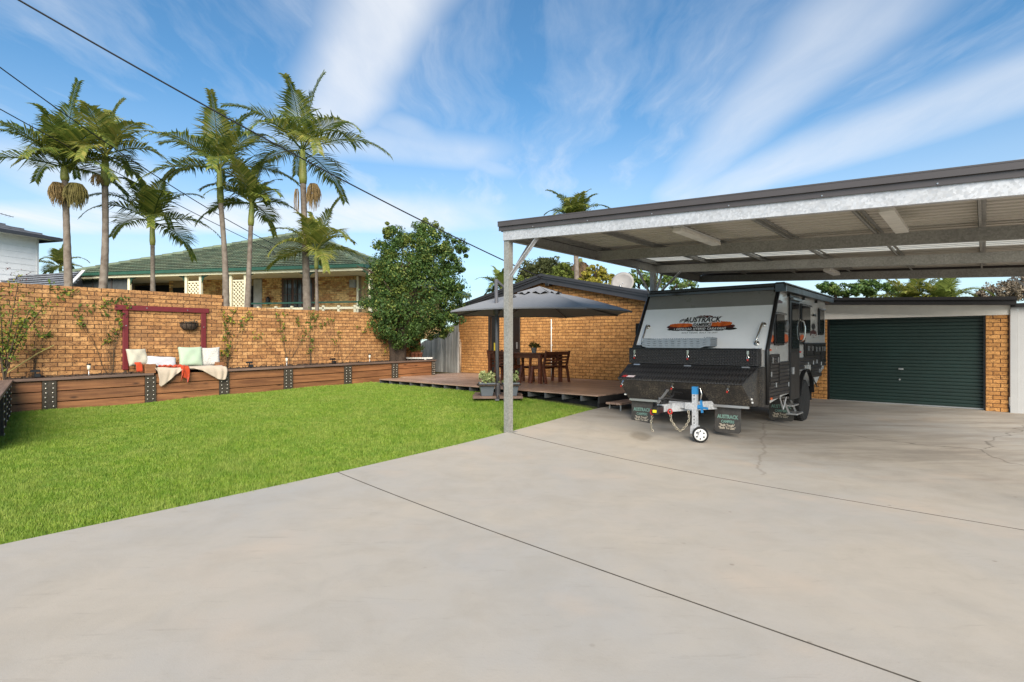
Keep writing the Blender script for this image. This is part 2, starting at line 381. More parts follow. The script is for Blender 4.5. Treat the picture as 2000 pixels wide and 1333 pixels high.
# grass blades and lawn soil
M_grass, t, b = newmat('grass_blades'); p = wpos(t)
ga = N(t, 'ShaderNodeAttribute', attribute_name='rnd').outputs['Fac']
c = ramp(t, ga, [(0, (.14, .25, .025)), (.45, (.26, .40, .04)), (.8, (.38, .50, .07)), (1, (.58, .57, .20))])
gp = noise(t, p, 1.3, 6, .7)
c = mixc(t, mth(t, 'MULTIPLY', ramp(t, gp, [(.42, 0.0), (.62, 1.0)]), .6), c, (.40, .46, .11))
gp3 = noise(t, p, 16, 3, .65)
c = mixc(t, mth(t, 'MULTIPLY', ramp(t, gp3, [(.42, 0.0), (.62, 1.0)]), .55), c, (.10, .20, .02))
gp4 = noise(t, p, 23, 3, .65)
c = mixc(t, mth(t, 'MULTIPLY', ramp(t, gp4, [(.5, 0.0), (.66, 1.0)]), .6), c, (.50, .56, .14))
gp2 = noise(t, p, 4.5, 4, .6)
c = mixc(t, mth(t, 'MULTIPLY', ramp(t, gp2, [(.44, 0.0), (.64, 1.0)]), .5), c, (.14, .28, .028))
t.links.new(c, b.inputs['Base Color']); b.inputs['Roughness'].default_value = .55; b.inputs['Specular IOR Level'].default_value = .3
tr = N(t, 'ShaderNodeBsdfTranslucent'); t.links.new(c, tr.inputs[0])
mx = N(t, 'ShaderNodeMixShader'); mx.inputs[0].default_value = .35
t.links.new(b.outputs[0], mx.inputs[1]); t.links.new(tr.outputs[0], mx.inputs[2]); t.links.new(mx.outputs[0], t.nodes['Material Output'].inputs[0])
M_soil = pmat('lawn_soil', (.16, .20, .04), .95, var=.35, vs_=6, bump=.5, bs=40)
M_ground = pmat('earth', (.16, .15, .08), .95, var=.3, vs_=1)
M_mulch = pmat('mulch', (.07, .045, .03), .95, var=.4, vs_=25, bump=.8, bs=40)
M_brick = brickmat('brick_weathered', [(.33, .155, .06), (.56, .28, .105), (.68, .375, .155), (.47, .225, .085), (.60, .315, .125), (.40, .20, .085)], .5, .85)
M_brick2 = brickmat('brick_orange', [(.50, .235, .075), (.64, .315, .105), (.70, .36, .125), (.56, .27, .09), (.66, .33, .115)], .14, .7)
M_mortar = pmat('mortar_brown', (.10, .05, .026), .95, var=.2, vs_=8)
M_brick3 = brickmat('brick_buff', [(.30, .12, .05), (.80, .54, .23), (.84, .58, .26), (.76, .48, .19), (.50, .23, .09), (.82, .56, .24)], .12, .5)
M_mortar3 = pmat('mortar_buff', (.34, .24, .13), .95, var=.2)
M_plank = woodmat('planter_timber', (.16, .062, .024), (.34, .15, .058), .6)
M_cap = woodmat('cap_timber', (.10, .062, .045), (.21, .14, .105), .75, knots=False)
M_post = pmat('dark_post', (.058, .046, .031), .7, var=.25, vs_=20, bump=.3)
M_stud = pmat('stud_metal', (.62, .58, .50), .35, .8)
M_deck = woodmat('deck_timber', (.28, .175, .13), (.54, .37, .275), .42, knots=False, piece=.22)
M_darkwood = pmat('black_timber', (.022, .020, .020), .7, var=.2)
M_joist = pmat('grey_joist', (.10, .105, .11), .75, var=.2)
M_furn = woodmat('furniture_timber', (.085, .026, .014), (.19, .062, .032), .4, knots=False)
M_paling = woodmat('grey_paling', (.30, .285, .26), (.62, .60, .56), .85, axis=2, scale=.8, knots=False, piece=.32)
M_maroon = pmat('maroon_paint', (.165, .018, .022), .45, var=.12, vs_=6)
M_galv = galvmat('galvanised'); M_galvd = galvmat('galvanised_dull', (.29, .285, .265), .55, .3)
M_char = pmat('charcoal_steel', (.075, .066, .066), .42, var=.08)
M_charblue = pmat('charcoal_fascia', (.042, .043, .050), .38, var=.08)
M_black = pmat('black_paint', (.012, .012, .013), .35, var=.1)
M_blackgloss = pmat('black_gloss', (.008, .008, .009), .12, var=.1)
M_rubber = pmat('rubber', (.018, .018, .018), .85, var=.2, bump=.3)
M_white = pmat('white_paint', (.66, .66, .65), .5, var=.04)
M_offwhite = pmat('offwhite_paint', (.80, .77, .71), .5, var=.05)
M_cream = pmat('cream_paint', (.84, .77, .56), .5, var=.05)
M_steel = pmat('stainless', (.62, .60, .57), .22, 1.0, var=.06)
M_alu = pmat('aluminium', (.60, .60, .60), .35, .85, var=.08)
M_dark = pmat('dark_void', (.006, .006, .006), .9)
M_trunk = pmat('palm_trunk', (.25, .21, .175), .9, var=.22, vs_=7, col2=(.125, .095, .075), bump=.5, bs=18)
M_shaft = pmat('crownshaft', (.20, .26, .055), .5, var=.15, vs_=3, col2=(.28, .27, .07))
M_bark = pmat('bark', (.085, .058, .040), .95, var=.3, vs_=9, bump=.8, bs=14)
M_frond = leafmat('palm_frond', [(.07, .11, .026), (.13, .185, .035), (.22, .26, .05), (.38, .37, .08)], .4, .38)
M_frondy = leafmat('palm_frond_yellow', [(.13, .17, .035), (.21, .25, .05), (.31, .32, .07), (.44, .38, .10)], .4, .4)
M_fruit = pmat('palm_fruit', (.36, .24, .10), .8, var=.3, vs_=10)
M_fruitg = pmat('palm_fruit_green', (.24, .20, .06), .8, var=.3, vs_=10)
M_leaf = leafmat('tree_leaf', [(.04, .082, .024), (.08, .15, .038), (.135, .21, .05), (.32, .36, .085)], .3, .35)
M_leafg = leafmat('gum_leaf', [(.07, .085, .035), (.12, .135, .05), (.17, .175, .065)], .3)
M_leafy = leafmat('yellow_leaf', [(.22, .21, .03), (.36, .33, .05), (.48, .40, .07)], .35)
M_leafl = leafmat('light_leaf', [(.12, .16, .035), (.19, .24, .05), (.27, .31, .07)], .35)
M_vine = leafmat('vine_leaf', [(.06, .11, .022), (.10, .17, .03), (.18, .24, .05), (.42, .36, .04)], .3)
M_stem = pmat('vine_stem', (.07, .05, .03), .9)
M_cable = pmat('cable', (.015, .015, .017), .6)
# ------------------------------------------------------------------ ground levels (thin-plate surface through measured points)
CP = [(-3.75, 4.08, 0), (-1.99, 6.19, .03), (-.08, 8.58, .10), (1.61, 10.62, .235), (-9.14, 10.15, .225), (-7.73, 11.68, .238), (-6.58, 12.94, .30),
      (-3.51, 16.27, .44), (-3.7, 15.3, .37), (-.27, 11.79, .32), (1.786, 2.43, 0), (4.05, 4.41, 0), (0, 2, 0), (-4, 0, 0), (4, 0, 0), (5.4, 10.3, .02), (8.2, 14, .05),
      (10.3, 11.84, .02), (2.7, 8.3, .0), (8, 6, 0), (-7, 7.5, .14), (-8, 4, .08), (-4, 9, .18), (4.3, 13.3, .2), (-12, 7, .2), (-5, 18, .48), (14, 9, 0), (14, 0, 0), (0, -5, 0), (-9, -4, 0), (12, 20, .1), (0, 20, .45)]
CPa = np.array(CP, float)
def _tps(r2): return np.where(r2 > 0, r2 * np.log(np.maximum(r2, 1e-12)), 0) * .5
_n = len(CPa); _K = _tps(((CPa[:, None, :2] - CPa[None, :, :2]) ** 2).sum(-1)) + np.eye(_n) * .8
_P = np.c_[np.ones(_n), CPa[:, :2]]
_S = np.linalg.solve(np.block([[_K, _P], [_P.T, np.zeros((3, 3))]]), np.r_[CPa[:, 2], 0, 0, 0])
def gz_np(X, Y):
    Q = np.stack([X, Y], -1); d2 = ((Q[..., None, :] - CPa[:, :2]) ** 2).sum(-1)
    return (_tps(d2) * _S[:_n]).sum(-1) + _S[_n] + _S[_n + 1] * X + _S[_n + 2] * Y
def gz(X, Y): return float(gz_np(np.array([X]), np.array([Y]))[0])
# ---- earth under everything, out to the horizon
m = MB(); m.grid(lambda u, v: ((u - .5) * 1600, -300 + v * 1600, -.45), 8, 8)
tag(m.build('ground', M_ground), kind='structure', label='bare earth and distant ground under the whole plot')
# neighbour's raised yard behind the brick wall, and the land behind the garage
m = MB()
pts = [gl(-14.45, -12), gl(-14.45, 11.3), gl(-70, 11.3), gl(-70, -30)]
m.prism(pts, -.4, 1.72, 'z'); fix_normals(tag(m.build('neighbour_yard', M_soil), kind='structure', label='raised neighbouring yard behind the brick wall'))
# ---- driveway: concrete slabs with open joints; JA is the joint grid
JA = R(-45.6); jc, js = math.cos(JA), -math.sin(JA)
def jl(x, y): return (jc * x + js * y, -js * x + jc * y)
def ja(X, Y): return (jc * X - js * Y, js * X + jc * Y)
EDGE = np.array([ja(*q) for q in [(-7.6, -.5), (-3.75, 4.08), (-1.99, 6.19), (-.08, 8.58), (1.66, 10.68), (3.9, 12.8), (9, 20)]])
def edge_x(y): return float(np.interp(y, EDGE[:, 1], EDGE[:, 0]))
J1 = ja(*[(a + b) / 2 for a, b in zip((-2.03, 6.315), (1.786, 2.43))])[1]; J2 = ja(*[(a + b) / 2 for a, b in zip((.08, 8.475), (4.054, 4.41))])[1]
drv = bpy.data.objects.new('driveway', None); COL.objects.link(drv); tag(drv, 'pale concrete driveway with two dark joints', kind='structure')
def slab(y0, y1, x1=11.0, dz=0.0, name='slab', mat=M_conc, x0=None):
    nv = max(2, int((y1 - y0) / .3)); nu = 36
    V = []; 
    for j in range(nv + 1):
        y = y0 + (y1 - y0) * j / nv; xe = edge_x(y) if x0 is None else x0
        for i in range(nu + 1):
            X, Y = jl(xe + (x1 - xe) * (i / nu) ** 1.5, y); V.append((X, Y))
    V = np.array(V); Z = gz_np(V[:, 0], V[:, 1]) + dz
    top = np.c_[V, Z]; bot = np.c_[V, Z - .09]
    n = len(V); idx = lambda i, j: j * (nu + 1) + i
    f = [(idx(i, j), idx(i + 1, j), idx(i + 1, j + 1), idx(i, j + 1)) for j in range(nv) for i in range(nu)]
    for j in range(nv): f.append((idx(0, j + 1), n + idx(0, j + 1), n + idx(0, j), idx(0, j)))
    for i in range(nu): f.append((idx(i, 0), n + idx(i, 0), n + idx(i + 1, 0), idx(i + 1, 0))); f.append((idx(i + 1, nv), n + idx(i + 1, nv), n + idx(i, nv), idx(i, nv)))
    me = bpy.data.meshes.new(name); me.from_pydata(np.r_[top, bot].tolist(), [], f); me.materials.append(mat); me.update()
    return link(name, me, drv)
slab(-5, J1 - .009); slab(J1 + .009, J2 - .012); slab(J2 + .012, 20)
def joint(yj, g):
    nu = 36; m = MB(); V = []
    for y in (yj - g, yj + g):
        xe = edge_x(y)
        for i in range(nu + 1): X, Y = jl(xe + (11.0 - xe) * (i / nu) ** 1.5, y); V.append((X, Y, gz(X, Y) - .0015))
    m.add(V, [(i, i + 1, nu + 2 + i, nu + 1 + i) for i in range(nu)]); m.build('joint_filler', M_joint, drv)
joint(J1, .009); joint(J2, .012)
# ---- lawn sheet and blades
nl = 60
aa = np.linspace(-15.0, -4.0, nl + 1); bb = np.linspace(-6, 10.4, nl + 1)
A, B = np.meshgrid(aa, bb); LX = gc * A + gs * B; LY = -gs * A + gc * B; LZ = gz_np(LX, LY) - .045
V = np.c_[LX.ravel(), LY.ravel(), LZ.ravel()]
I = np.arange((nl + 1) ** 2).reshape(nl + 1, nl + 1)
lawn = np_mesh('lawn', V, np.stack([I[:-1, :-1], I[:-1, 1:], I[1:, 1:], I[1:, :-1]], -1).reshape(-1, 4), M_soil)
tag(lawn, 'lawn soil sloping up to the timber planter', kind='structure')
rg = np.random.default_rng(3)
PL_A = -13.56                              # planter front line
n = 900000
# more blades near the camera
a_ = rg.uniform(-13.52, -5.0, n); b_ = rg.uniform(-.8, 8.98, n)
X = gc * a_ + gs * b_; Y = -gs * a_ + gc * b_
jx = jc * X - js * Y; jy = js * X + jc * Y
dens = np.clip(1.25 - (Y - 4) / 14, .38, 1)
ok = (jx < np.interp(jy, EDGE[:, 1], EDGE[:, 0]) + .012 + rg.normal(0, .018, n)) & (Y > 2.5) & (X / Y > -1.02) & (rg.uniform(0, 1, n) < dens)
ok &= (b_ > 1.38 - .134 * (a_ + 13.59) - .02)
X, Y = X[ok], Y[ok]; k = len(X); Z = gz_np(X, Y) - .045
sz = rg.uniform(.03, .062, k) * (1 + .25 * np.sin(X * 2.1 + Y * 1.3)); wd = rg.uniform(.0022, .0042, k) * (1 + Y / 9)
th = rg.uniform(0, 2 * np.pi, k); ph = rg.uniform(0, 2 * np.pi, k); ln = rg.uniform(.1, .75, k) * sz
dx, dy = np.cos(th) * wd, np.sin(th) * wd
p0 = np.c_[X - dx, Y - dy, Z]; p1 = np.c_[X + dx, Y + dy, Z]; p2 = np.c_[X + np.cos(ph) * ln, Y + np.sin(ph) * ln, Z + sz]
V = np.stack([p0, p1, p2], 1).reshape(-1, 3)
rn = np.clip(rg.beta(2, 2.6, k), .01, .99)
g = np_mesh('grass', V, np.arange(3 * k).reshape(-1, 3), M_grass, rn)
tag(g, 'short mown green grass covering the lawn', 'grass', kind='stuff')
# ------------------------------------------------------------------ bricks
_bm = {}
def brick_mesh(wd, ht, dp, mat):
    key = (round(wd, 3), ht, dp, mat.name)
    if key not in _bm:
        m = MB(); c = .004
        x, z = wd / 2, ht / 2
        m.add([(-x, c, -z), (x, c, -z), (x, c, z), (-x, c, z), (-x + c, 0, -z + c), (x - c, 0, -z + c), (x - c, 0, z - c), (-x + c, 0, z - c), (-x, dp, -z), (x, dp, -z), (x, dp, z), (-x, dp, z)],
              [(4, 5, 6, 7), (0, 1, 5, 4), (1, 2, 6, 5), (2, 3, 7, 6), (3, 0, 4, 7), (8, 9, 1, 0), (9, 10, 2, 1), (10, 11, 3, 2), (11, 8, 0, 3)])
        _bm[key] = m.mesh('brick', mat)
    return _bm[key]
def brick_face(parent, x0, x1, z0, z1, y, mat, ok=lambda x, z: True, limit=300, rank=None, dp=.05, BL=.24, BC=.086, seed=1, stuff_only=False):
    """running-bond face looking along -y; each brick its own object up to the limit, nearest first"""
    rr = random.Random(seed); L = []
    k = 0; z = z0
    while z + BC * .5 < z1:
        xx = x0 - (BL / 2 if k % 2 else 0) - rr.choice((0, 0, 0, .0))
        while xx < x1:
            a0, a1 = max(xx, x0), min(xx + BL, x1)
            if a1 - a0 > .05 and ok((a0 + a1) / 2, z + BC / 2): L.append(((a0 + a1) / 2, z + BC / 2, a1 - a0 - .0135))
            xx += BL
        z += BC; k += 1
    if rank: L.sort(key=rank)
    if stuff_only: limit = 0
    for (cx, cz, wd) in L[:limit]:
        o = link('brick', brick_mesh(wd, BC - .011, dp, mat), parent, (cx, y + rr.uniform(-.003, .002), cz))
    if L[limit:]:
        m = MB()
        for (cx, cz, wd) in L[limit:]:
            me = brick_mesh(wd, BC - .011, dp, mat); m.cur = rr.uniform(.01, .99); yy = y + rr.uniform(-.003, .002)
            m.add([(v.co.x + cx, v.co.y + yy, v.co.z + cz) for v in me.vertices], [tuple(p.vertices) for p in me.polygons])
        tag(m.build('brickwork', mat, parent), kind='stuff')
# ------------------------------------------------------------------ garden wall on the left
WA = -14.26; WR = G + R(90)
STEP = b_at(437, WA)
wx, wy = gl(WA, 5)
wall = thing('garden_wall', 'long weathered tan brick garden wall stepping down behind the timber planter', 'brick wall', (wx, wy, .1), WR)
B0, B1 = -1.2, 11.35
m = MB(); m.box(B0 - 5, STEP - 5, .007, .23, 0, 2.53 - .006); m.box(STEP - 5 + .001, B1 - 5, .007, .23, 0, 2.53 - .258 - .006); m.build('mortar_core', M_mortar, wall)
nc = 27; base = 2.53 - .086 * nc + .002
def wall_ok(x, z): return z > .35 and (x < STEP - 5 or z < 2.53 - .258)
Lr = lambda q: 0 if False else (q[0] + 0 * q[1])
rk = lambda q: (q[0] if q[0] > -4 else 99) + max(0, .72 - q[1]) * 40
brick_face(wall, B0 - 5, B1 - 5, base, 2.53 - .25, 0, M_brick, wall_ok, 240, rank=rk, seed=4)
brick_face(wall, B0 - 5, STEP - 5, base + .086 * (nc - 3), 2.53, 0, M_brick, wall_ok, 60, rank=rk, seed=5)
# ---- maroon timber frame fixed to the wall
fb0, fb1 = b_at(245, WA), b_at(396.5, WA)
fx, fy = gl(WA, (fb0 + fb1) / 2); hw = (fb1 - fb0) / 2
fr = thing('wall_frame', 'maroon painted timber frame bolted to the brick wall around the seat', 'timber frame', (fx, fy, .9), WR)
m = MB(); m.bbox(-hw - .06, -hw + .05, -.045, -.002, 0, 1.28); bevel(m.build('frame_post', M_maroon, fr), .004)
m = MB(); m.bbox(hw - .05, hw + .06, -.045, -.002, 0, 1.28); bevel(m.build('frame_post', M_maroon, fr), .004)
m = MB(); m.bbox(-hw - .2, hw + .12, -.05, -.002, 1.283, 1.39); bevel(m.build('frame_beam', M_maroon, fr), .004)
for x, z in ((-hw * .5, 1.345), (hw * .55, 1.335), (-hw, .95), (hw, .95)): m = MB(); m.lathe([(.012, 0), (.011, .006)], 8, Matrix.Rotation(R(90), 3, 'X'), (x, -.0505, z)); m.build('bolt', M_alu, fr)
# ------------------------------------------------------------------ timber planter (retaining) in front of the wall
posts = [(82, 110), (283, 304), (428, 447), (554, 571), (672, 686), (765, 776.5), (843, 849)]
PB = [(b_at(p0, PL_A), b_at(p1, PL_A)) for p0, p1 in posts]
b_l, b_r = b_at(18, PL_A), PB[-1][1] + .02
capz = lambda b: np.interp(b, [b_l, b_r], [.805, .955])
wx, wy = gl(PL_A, 5)
plt_ = thing('timber_planter', 'long raised timber planter with dark studded posts along the brick wall', 'planter', (wx, wy, 0), WR)
def lz(b, a=PL_A): X, Y = gl(a, b); return gz(X, Y)
bays = []; prev = b_l
for q in PB: bays.append((prev, q[0])); prev = q[1]
for i, (s0, s1) in enumerate(bays):
    for r_ in range(3):
        zb0, zb1 = lz(s0) - .07, lz(s1) - .07; zt0, zt1 = capz(s0) - .045, capz(s1) - .045
        if i == 2: zt0 = zt1 = (zt0 + zt1) / 2 + .03
        cx = (s0 + s1) / 2 - 5
        m = MB(); e0, e1 = s0 + .002 - 5 - cx, s1 - .002 - 5 - cx; jz = random.uniform(-.004, .004)
        k0, k1 = r_ / 3, (r_ + 1) / 3 - .024
        z00, z01 = zb0 + (zt0 - zb0) * k0, zb0 + (zt0 - zb0) * k1; z10, z11 = zb1 + (zt1 - zb1) * k0, zb1 + (zt1 - zb1) * k1
        m.hexa([(e0, jz, z00), (e1, jz, z10), (e1, .05 + jz, z10), (e0, .05 + jz, z00), (e0, jz, z01), (e1, jz, z11), (e1, .05 + jz, z11), (e0, .05 + jz, z01)])
        o = bevel(m.build('plank', M_plank, plt_), .005, 1); o.location = (cx, 0, 0)
stud_prof = [(.016, 0), (.0155, .005), (.009, .012)]
RX = Matrix.Rotation(R(90), 3, 'X')
for (s0, s1) in PB:
    m = MB(); z0 = lz((s0 + s1) / 2) - .08; z1 = capz((s0 + s1) / 2) - .048
    m.box(s0 - 5, s1 - 5, -.035, .055, z0, z1); po = bevel(m.build('post', M_post, plt_), .004, 1)
    m = MB(); wd = s1 - s0
    for k in range(6):
        for sx in ((.24, .76) if wd > .12 else (.5,)):
            m.lathe(stud_prof, 8, RX, (s0 + wd * sx - 5 + random.uniform(-.008, .008), -.0352, z0 + .13 + (z1 - z0 - .19) * k / 5))
    m.build('stud', M_stud, po, True)
def capseg(s0, s1, name='cap_board', y0=-.06, y1=.16, dz=0):
    m = MB(); c0, c1 = capz(s0) + dz, capz(s1) + dz; cx = (s0 + s1) / 2 - 5; e0, e1 = s0 - 5 - cx, s1 - 5 - cx
    m.hexa([(e0, y0, c0 - .045), (e1, y0, c1 - .045), (e1, y1, c1 - .045), (e0, y1, c0 - .045), (e0, y0, c0), (e1, y0, c1), (e1, y1, c1), (e0, y1, c0)])
    o = bevel(m.build(name, M_cap, plt_), .006, 2); o.location = (cx, 0, 0)
sb0, sb1 = PB[1][1] - .03, PB[2][0] + .04     # the bench bay
capseg(b_l - .02, PB[1][1] - .04); capseg(sb1 + .01, PB[3][1] + .3); capseg(PB[3][1] + .302, PB[5][0]); capseg(PB[5][0] + .002, b_r + .01)
m = MB(); m.hexa([(b_l - 5, .06, .2), (b_r - 5, .06, .3), (b_r - 5, .68, .3), (b_l - 5, .68, .2), (b_l - 5, .06, capz(b_l) - .03), (b_r - 5, .06, capz(b_r) - .03), (b_r - 5, .685, capz(b_r) + .0), (b_l - 5, .685, capz(b_l) + .0)])
m.build('soil', M_mulch, plt_)
m = MB(); rr = random.Random(5)
for i in range(420):
    b = rr.uniform(b_l, b_r); y = rr.uniform(.18, .66); m.cur = rr.uniform(.01, .99)
    M3 = Euler((rr.uniform(-1, 1), rr.uniform(-1, 1), rr.uniform(0, 6))).to_matrix()
    m.obox((b - 5, y, capz(b) - .012 + y * .02), (rr.uniform(.03, .09), rr.uniform(.02, .04), rr.uniform(.01, .03)), M3)
tag(m.build('bark_chips', M_mulch, plt_), kind='stuff')
# end return on the right
m = MB(); m.box(b_r - 5 - .04, b_r - 5, .06, .66, lz(b_r), capz(b_r) - .05); m.build('plank', M_plank, plt_)
# ---- left return planter
q0 = gl(-13.59, 1.36); q1 = gl(-9.4, .80); dv = Vector((q1[0] - q0[0], q1[1] - q0[1], 0)); Lr_ = dv.length; ang = math.atan2(dv.y, dv.x)
rp = thing('corner_planter', 'short end of timber planter turning toward the driveway, dark studded posts', 'planter', (q0[0], q0[1], 0), ang)
m = MB(); m.box(.02, Lr_, -.6, -.14, .05, .77); m.build('soil', M_mulch, rp)
for r_ in range(3):
    m = MB(); m.box(.01, Lr_, -.055, -.005, .06 + r_ * .232, .06 + r_ * .232 + .225); bevel(m.build('plank', M_plank, rp), .005, 1)
for x in (.42, 1.15, 1.95, 2.75):
    m = MB(); m.box(x, x + .17, .0, .04, .05, .757); po = m.build('post', M_post, rp)
    m = MB()
    for k in range(6):
        for sx in (.04, .13): m.lathe(stud_prof, 8, Matrix.Rotation(R(-90), 3, 'X'), (x + sx, .0402, .16 + k * .11))
    m.build('stud', M_stud, po, True)
m = MB(); m.box(-.02, Lr_, -.19, .06, .76, .806); bevel(m.build('cap_board', M_cap, rp), .006)
# ---- bench seat set into the planter
bx0, bx1 = sb0, sb1; bc = (bx0 + bx1) / 2; hw = (bx1 - bx0) / 2
wx, wy = gl(PL_A, bc)
SZ = .93
bench = thing('bench_seat', 'built-in timber bench seat in the planter under the maroon frame', 'bench', (wx, wy, SZ), WR)
for k in range(5):
    m = MB(); m.box(-hw, hw, -.05 + k * .138, -.05 + k * .138 + .132, -.04, 0); bevel(m.build('seat_board', M_cap, bench), .005)
m = MB(); m.bbox(-hw - .17, -hw + .03, -.05, .66, -.09, .10); bevel(m.build('armrest', M_plank, bench), .005)
m = MB(); m.bbox(hw - .02, hw + .13, .12, .66, -.09, .10); bevel(m.build('armrest', M_plank, bench), .005)
m = MB(); m.box(-hw, hw, .60, .65, -.12, .12); m.build('back_board', M_plank, bench)
# ---- cushions
def cushion(name, label, wd, ht, tk, loc, lean, turn, mat, roll=0, grp=None):
    n = 18
    def fn(s):
        def g_(u, v):
            x, y = u * 2 - 1, v * 2 - 1
            f = max(0, (1 - x ** 4) * (1 - y ** 4)) ** .45
            pin = 1 - .07 * (1 - abs(x) ** 2) * abs(y) ** 3; pin2 = 1 - .07 * (1 - abs(y) ** 2) * abs(x) ** 3
            wob = .012 * math.sin(x * 5 + 1.3 * s + wd * 20) * math.cos(y * 4 + ht * 9) * f
            return (x * wd / 2 * pin2, s * (tk / 2 * f + wob), (y + 1) * ht / 2 * pin + ht * .5 * (1 - pin))
        return g_
    m = MB(); m.grid(fn(-1), n, n); m.grid(fn(1), n, n)
    o = m.build(name, mat, None, True); import bmesh
    bm = bmesh.new(); bm.from_mesh(o.data); bmesh.ops.remove_doubles(bm, verts=bm.verts, dist=.0008); bmesh.ops.recalc_face_normals(bm, faces=bm.faces); bm.to_mesh(o.data); bm.free()
    o.data.polygons.foreach_set('use_smooth', [True] * len(o.data.polygons))
    o.matrix_world = Matrix.Translation(loc) @ Matrix.Rotation(WR + turn, 4, 'Z') @ Matrix.Rotation(lean, 4, 'X') @ Matrix.Rotation(roll, 4, 'Y')
    return tag(o, label, 'cushion', grp)
def fabric(name, col, var=.08, pat=None):
    m, t, b = newmat(name); p = N(t, 'ShaderNodeTexCoord').outputs['Object']
    c = mixc(t, noise(t, p, 6, 4), col, tuple(q * (1 - var) for q in col))
    if pat == 'floral':
        v = N(t, 'ShaderNodeTexVoronoi'); v.inputs['Scale'].default_value = 11; t.links.new(p, v.inputs['Vector'])
        c = mixc(t, ramp(t, v.outputs['Distance'], [(.16, .75), (.26, 0.0)]), c, (.36, .38, .52))
    b.inputs['Roughness'].default_value = .95; b.inputs['Specular IOR Level'].default_value = .15
    b.inputs['Sheen Weight'].default_value = .2
    if pat == 'knit':
        v = N(t, 'ShaderNodeTexVoronoi'); v.inputs['Scale'].default_value = 38; t.links.new(p, v.inputs['Vector'])
        c = mixc(t, ramp(t, v.outputs['Distance'], [(.3, 0.0), (.7, .5)]), c, (.38, .37, .34)); setbump(t, b, v.outputs['Distance'], .8, .012)
    else: setbump(t, b, noise(t, p, 300, 2), .2, .003)
    t.links.new(c, b.inputs['Base Color']); return m
F_cream = fabric('cream_velvet', (.50, .47, .37)); F_flor = fabric('floral_print', (.52, .52, .54), pat='floral')
F_mint = fabric('mint_velvet', (.40, .50, .37)); F_knit = fabric('white_knit', (.53, .515, .48), pat='knit')
F_throw = fabric('throw_cotton', (.52, .43, .335)); F_red = fabric('rust_scarf', (.52, .065, .022), .3); F_white = fabric('white_linen', (.56, .56, .57))
def on_seat(x, back, z=SZ): a = PL_A - back; b = b_at(x, a); X, Y = gl(a, b); return (X, Y, z)
cushion('cushion', 'cream velvet cushion leaning on the left armrest of the bench', .40, .40, .16, on_seat(272, .42, SZ + .05), R(-22), R(12), F_cream)
cushion('cushion', 'long white cushion with blue floral print lying low on the bench', .62, .27, .16, on_seat(316, .40), R(-28), R(3), F_flor, R(5))
cushion('cushion', 'square mint green cushion leaning on the brick wall above the bench', .50, .48, .17, on_seat(374, .42), R(-16), R(-3), F_mint)
cushion('cushion', 'textured white knitted cushion at the right end of the bench', .40, .46, .15, on_seat(412, .40), R(-14), R(-24), F_knit, R(-3))
# ---- throw blanket: lies on the seat and hangs over the front edge
def drape(name, label, cat, x0, x1, hang, mat, back=.34, nx=56, nt_=34, zoff=.006, thick=.012, ripple=.018, seed=0, frn=0):
    def fn(u, v):
        xx = x0 + (x1 - x0) * u; h = hang(u); tot = back + h; s = v * tot
        rp_ = ripple * (math.sin(u * 23 + seed) + .6 * math.sin(u * 41 + 2 + seed))
        if s < back: y = .30 - s * (.36 / back); z = zoff + .012 * (1 + math.sin(u * 17 + s * 21 + seed)) ; x = xx + .02 * math.sin(s * 13 + u * 8)
        else:
            d = s - back; y = -.062 - .012 - abs(rp_) * min(1, d / .1) - .012 * min(1, d * 9); z = zoff + .008 - d; x = xx + .03 * math.sin(d * 9 + u * 7)
            if d < .03: y += .012
        return (x, y, z)
    m = MB(); m.grid(fn, nx, nt_); o = m.build(name, mat, None, True)
    wx_, wy_ = gl(PL_A, bc); o.location = (wx_, wy_, SZ); o.rotation_euler = (0, 0, WR)
    s_ = o.modifiers.new('solid', 'SOLIDIFY'); s_.thickness = thick; s_.offset = 1
    return tag(o, label, cat)
bL = lambda x: b_at(x, PL_A) - bc
def hang_throw(u):
    pts_ = [(0, .10), (.03, .34), (.07, .40), (.14, .33), (.24, .18), (.34, .06), (.45, .03), (.55, .03), (.66, .08), (.76, .20), (.86, .29), (.95, .32), (1, .30)]
    return float(np.interp(u, [p_[0] for p_ in pts_], [p_[1] for p_ in pts_]))
drape('throw_blanket', 'cream throw blanket draped over the front edge of the bench', 'blanket', bL(304), bL(438), hang_throw, F_throw)
drape('scarf', 'rust red scarf hanging over the middle of the bench front', 'scarf', bL(350), bL(365), lambda u: .27 + .05 * math.sin(u * 9) + .06 * u, F_red, nx=16, zoff=.035, ripple=.022, seed=2)
m = MB(); rr = random.Random(8)
m.grid(lambda u, v: (bL(310) + u * (bL(360) - bL(310)), .06 - .04 * math.sin(u * 3) + (v - .5) * .13, .05 + .02 * math.sin(v * 9 + u * 5) + .012 * math.sin(u * 31)), 30, 10)
o = m.build('shawl', F_red, None, True); o.location = (*gl(PL_A, bc), SZ); o.rotation_euler = (0, 0, WR); sm = o.modifiers.new('solid', 'SOLIDIFY'); sm.thickness = .02
tag(o, 'rust red shawl bunched along the bench seat beside the floral cushion', 'shawl')
m = MB(); m.grid(lambda u, v: (bL(272) + (v - .5) * .11, .05 + .5 * (u - .5) * .3, .112 + .02 * math.sin(u * 14 + v * 6) if u > .3 else .112 - (.3 - u) * .55), 16, 8)
o = m.build('red_cloth', F_red, None, True); o.location = (*gl(PL_A, bc), SZ); o.rotation_euler = (0, 0, WR); sm = o.modifiers.new('solid', 'SOLIDIFY'); sm.thickness = .015
tag(o, 'small rust red cloth hanging over the left armrest of the bench', 'cloth')
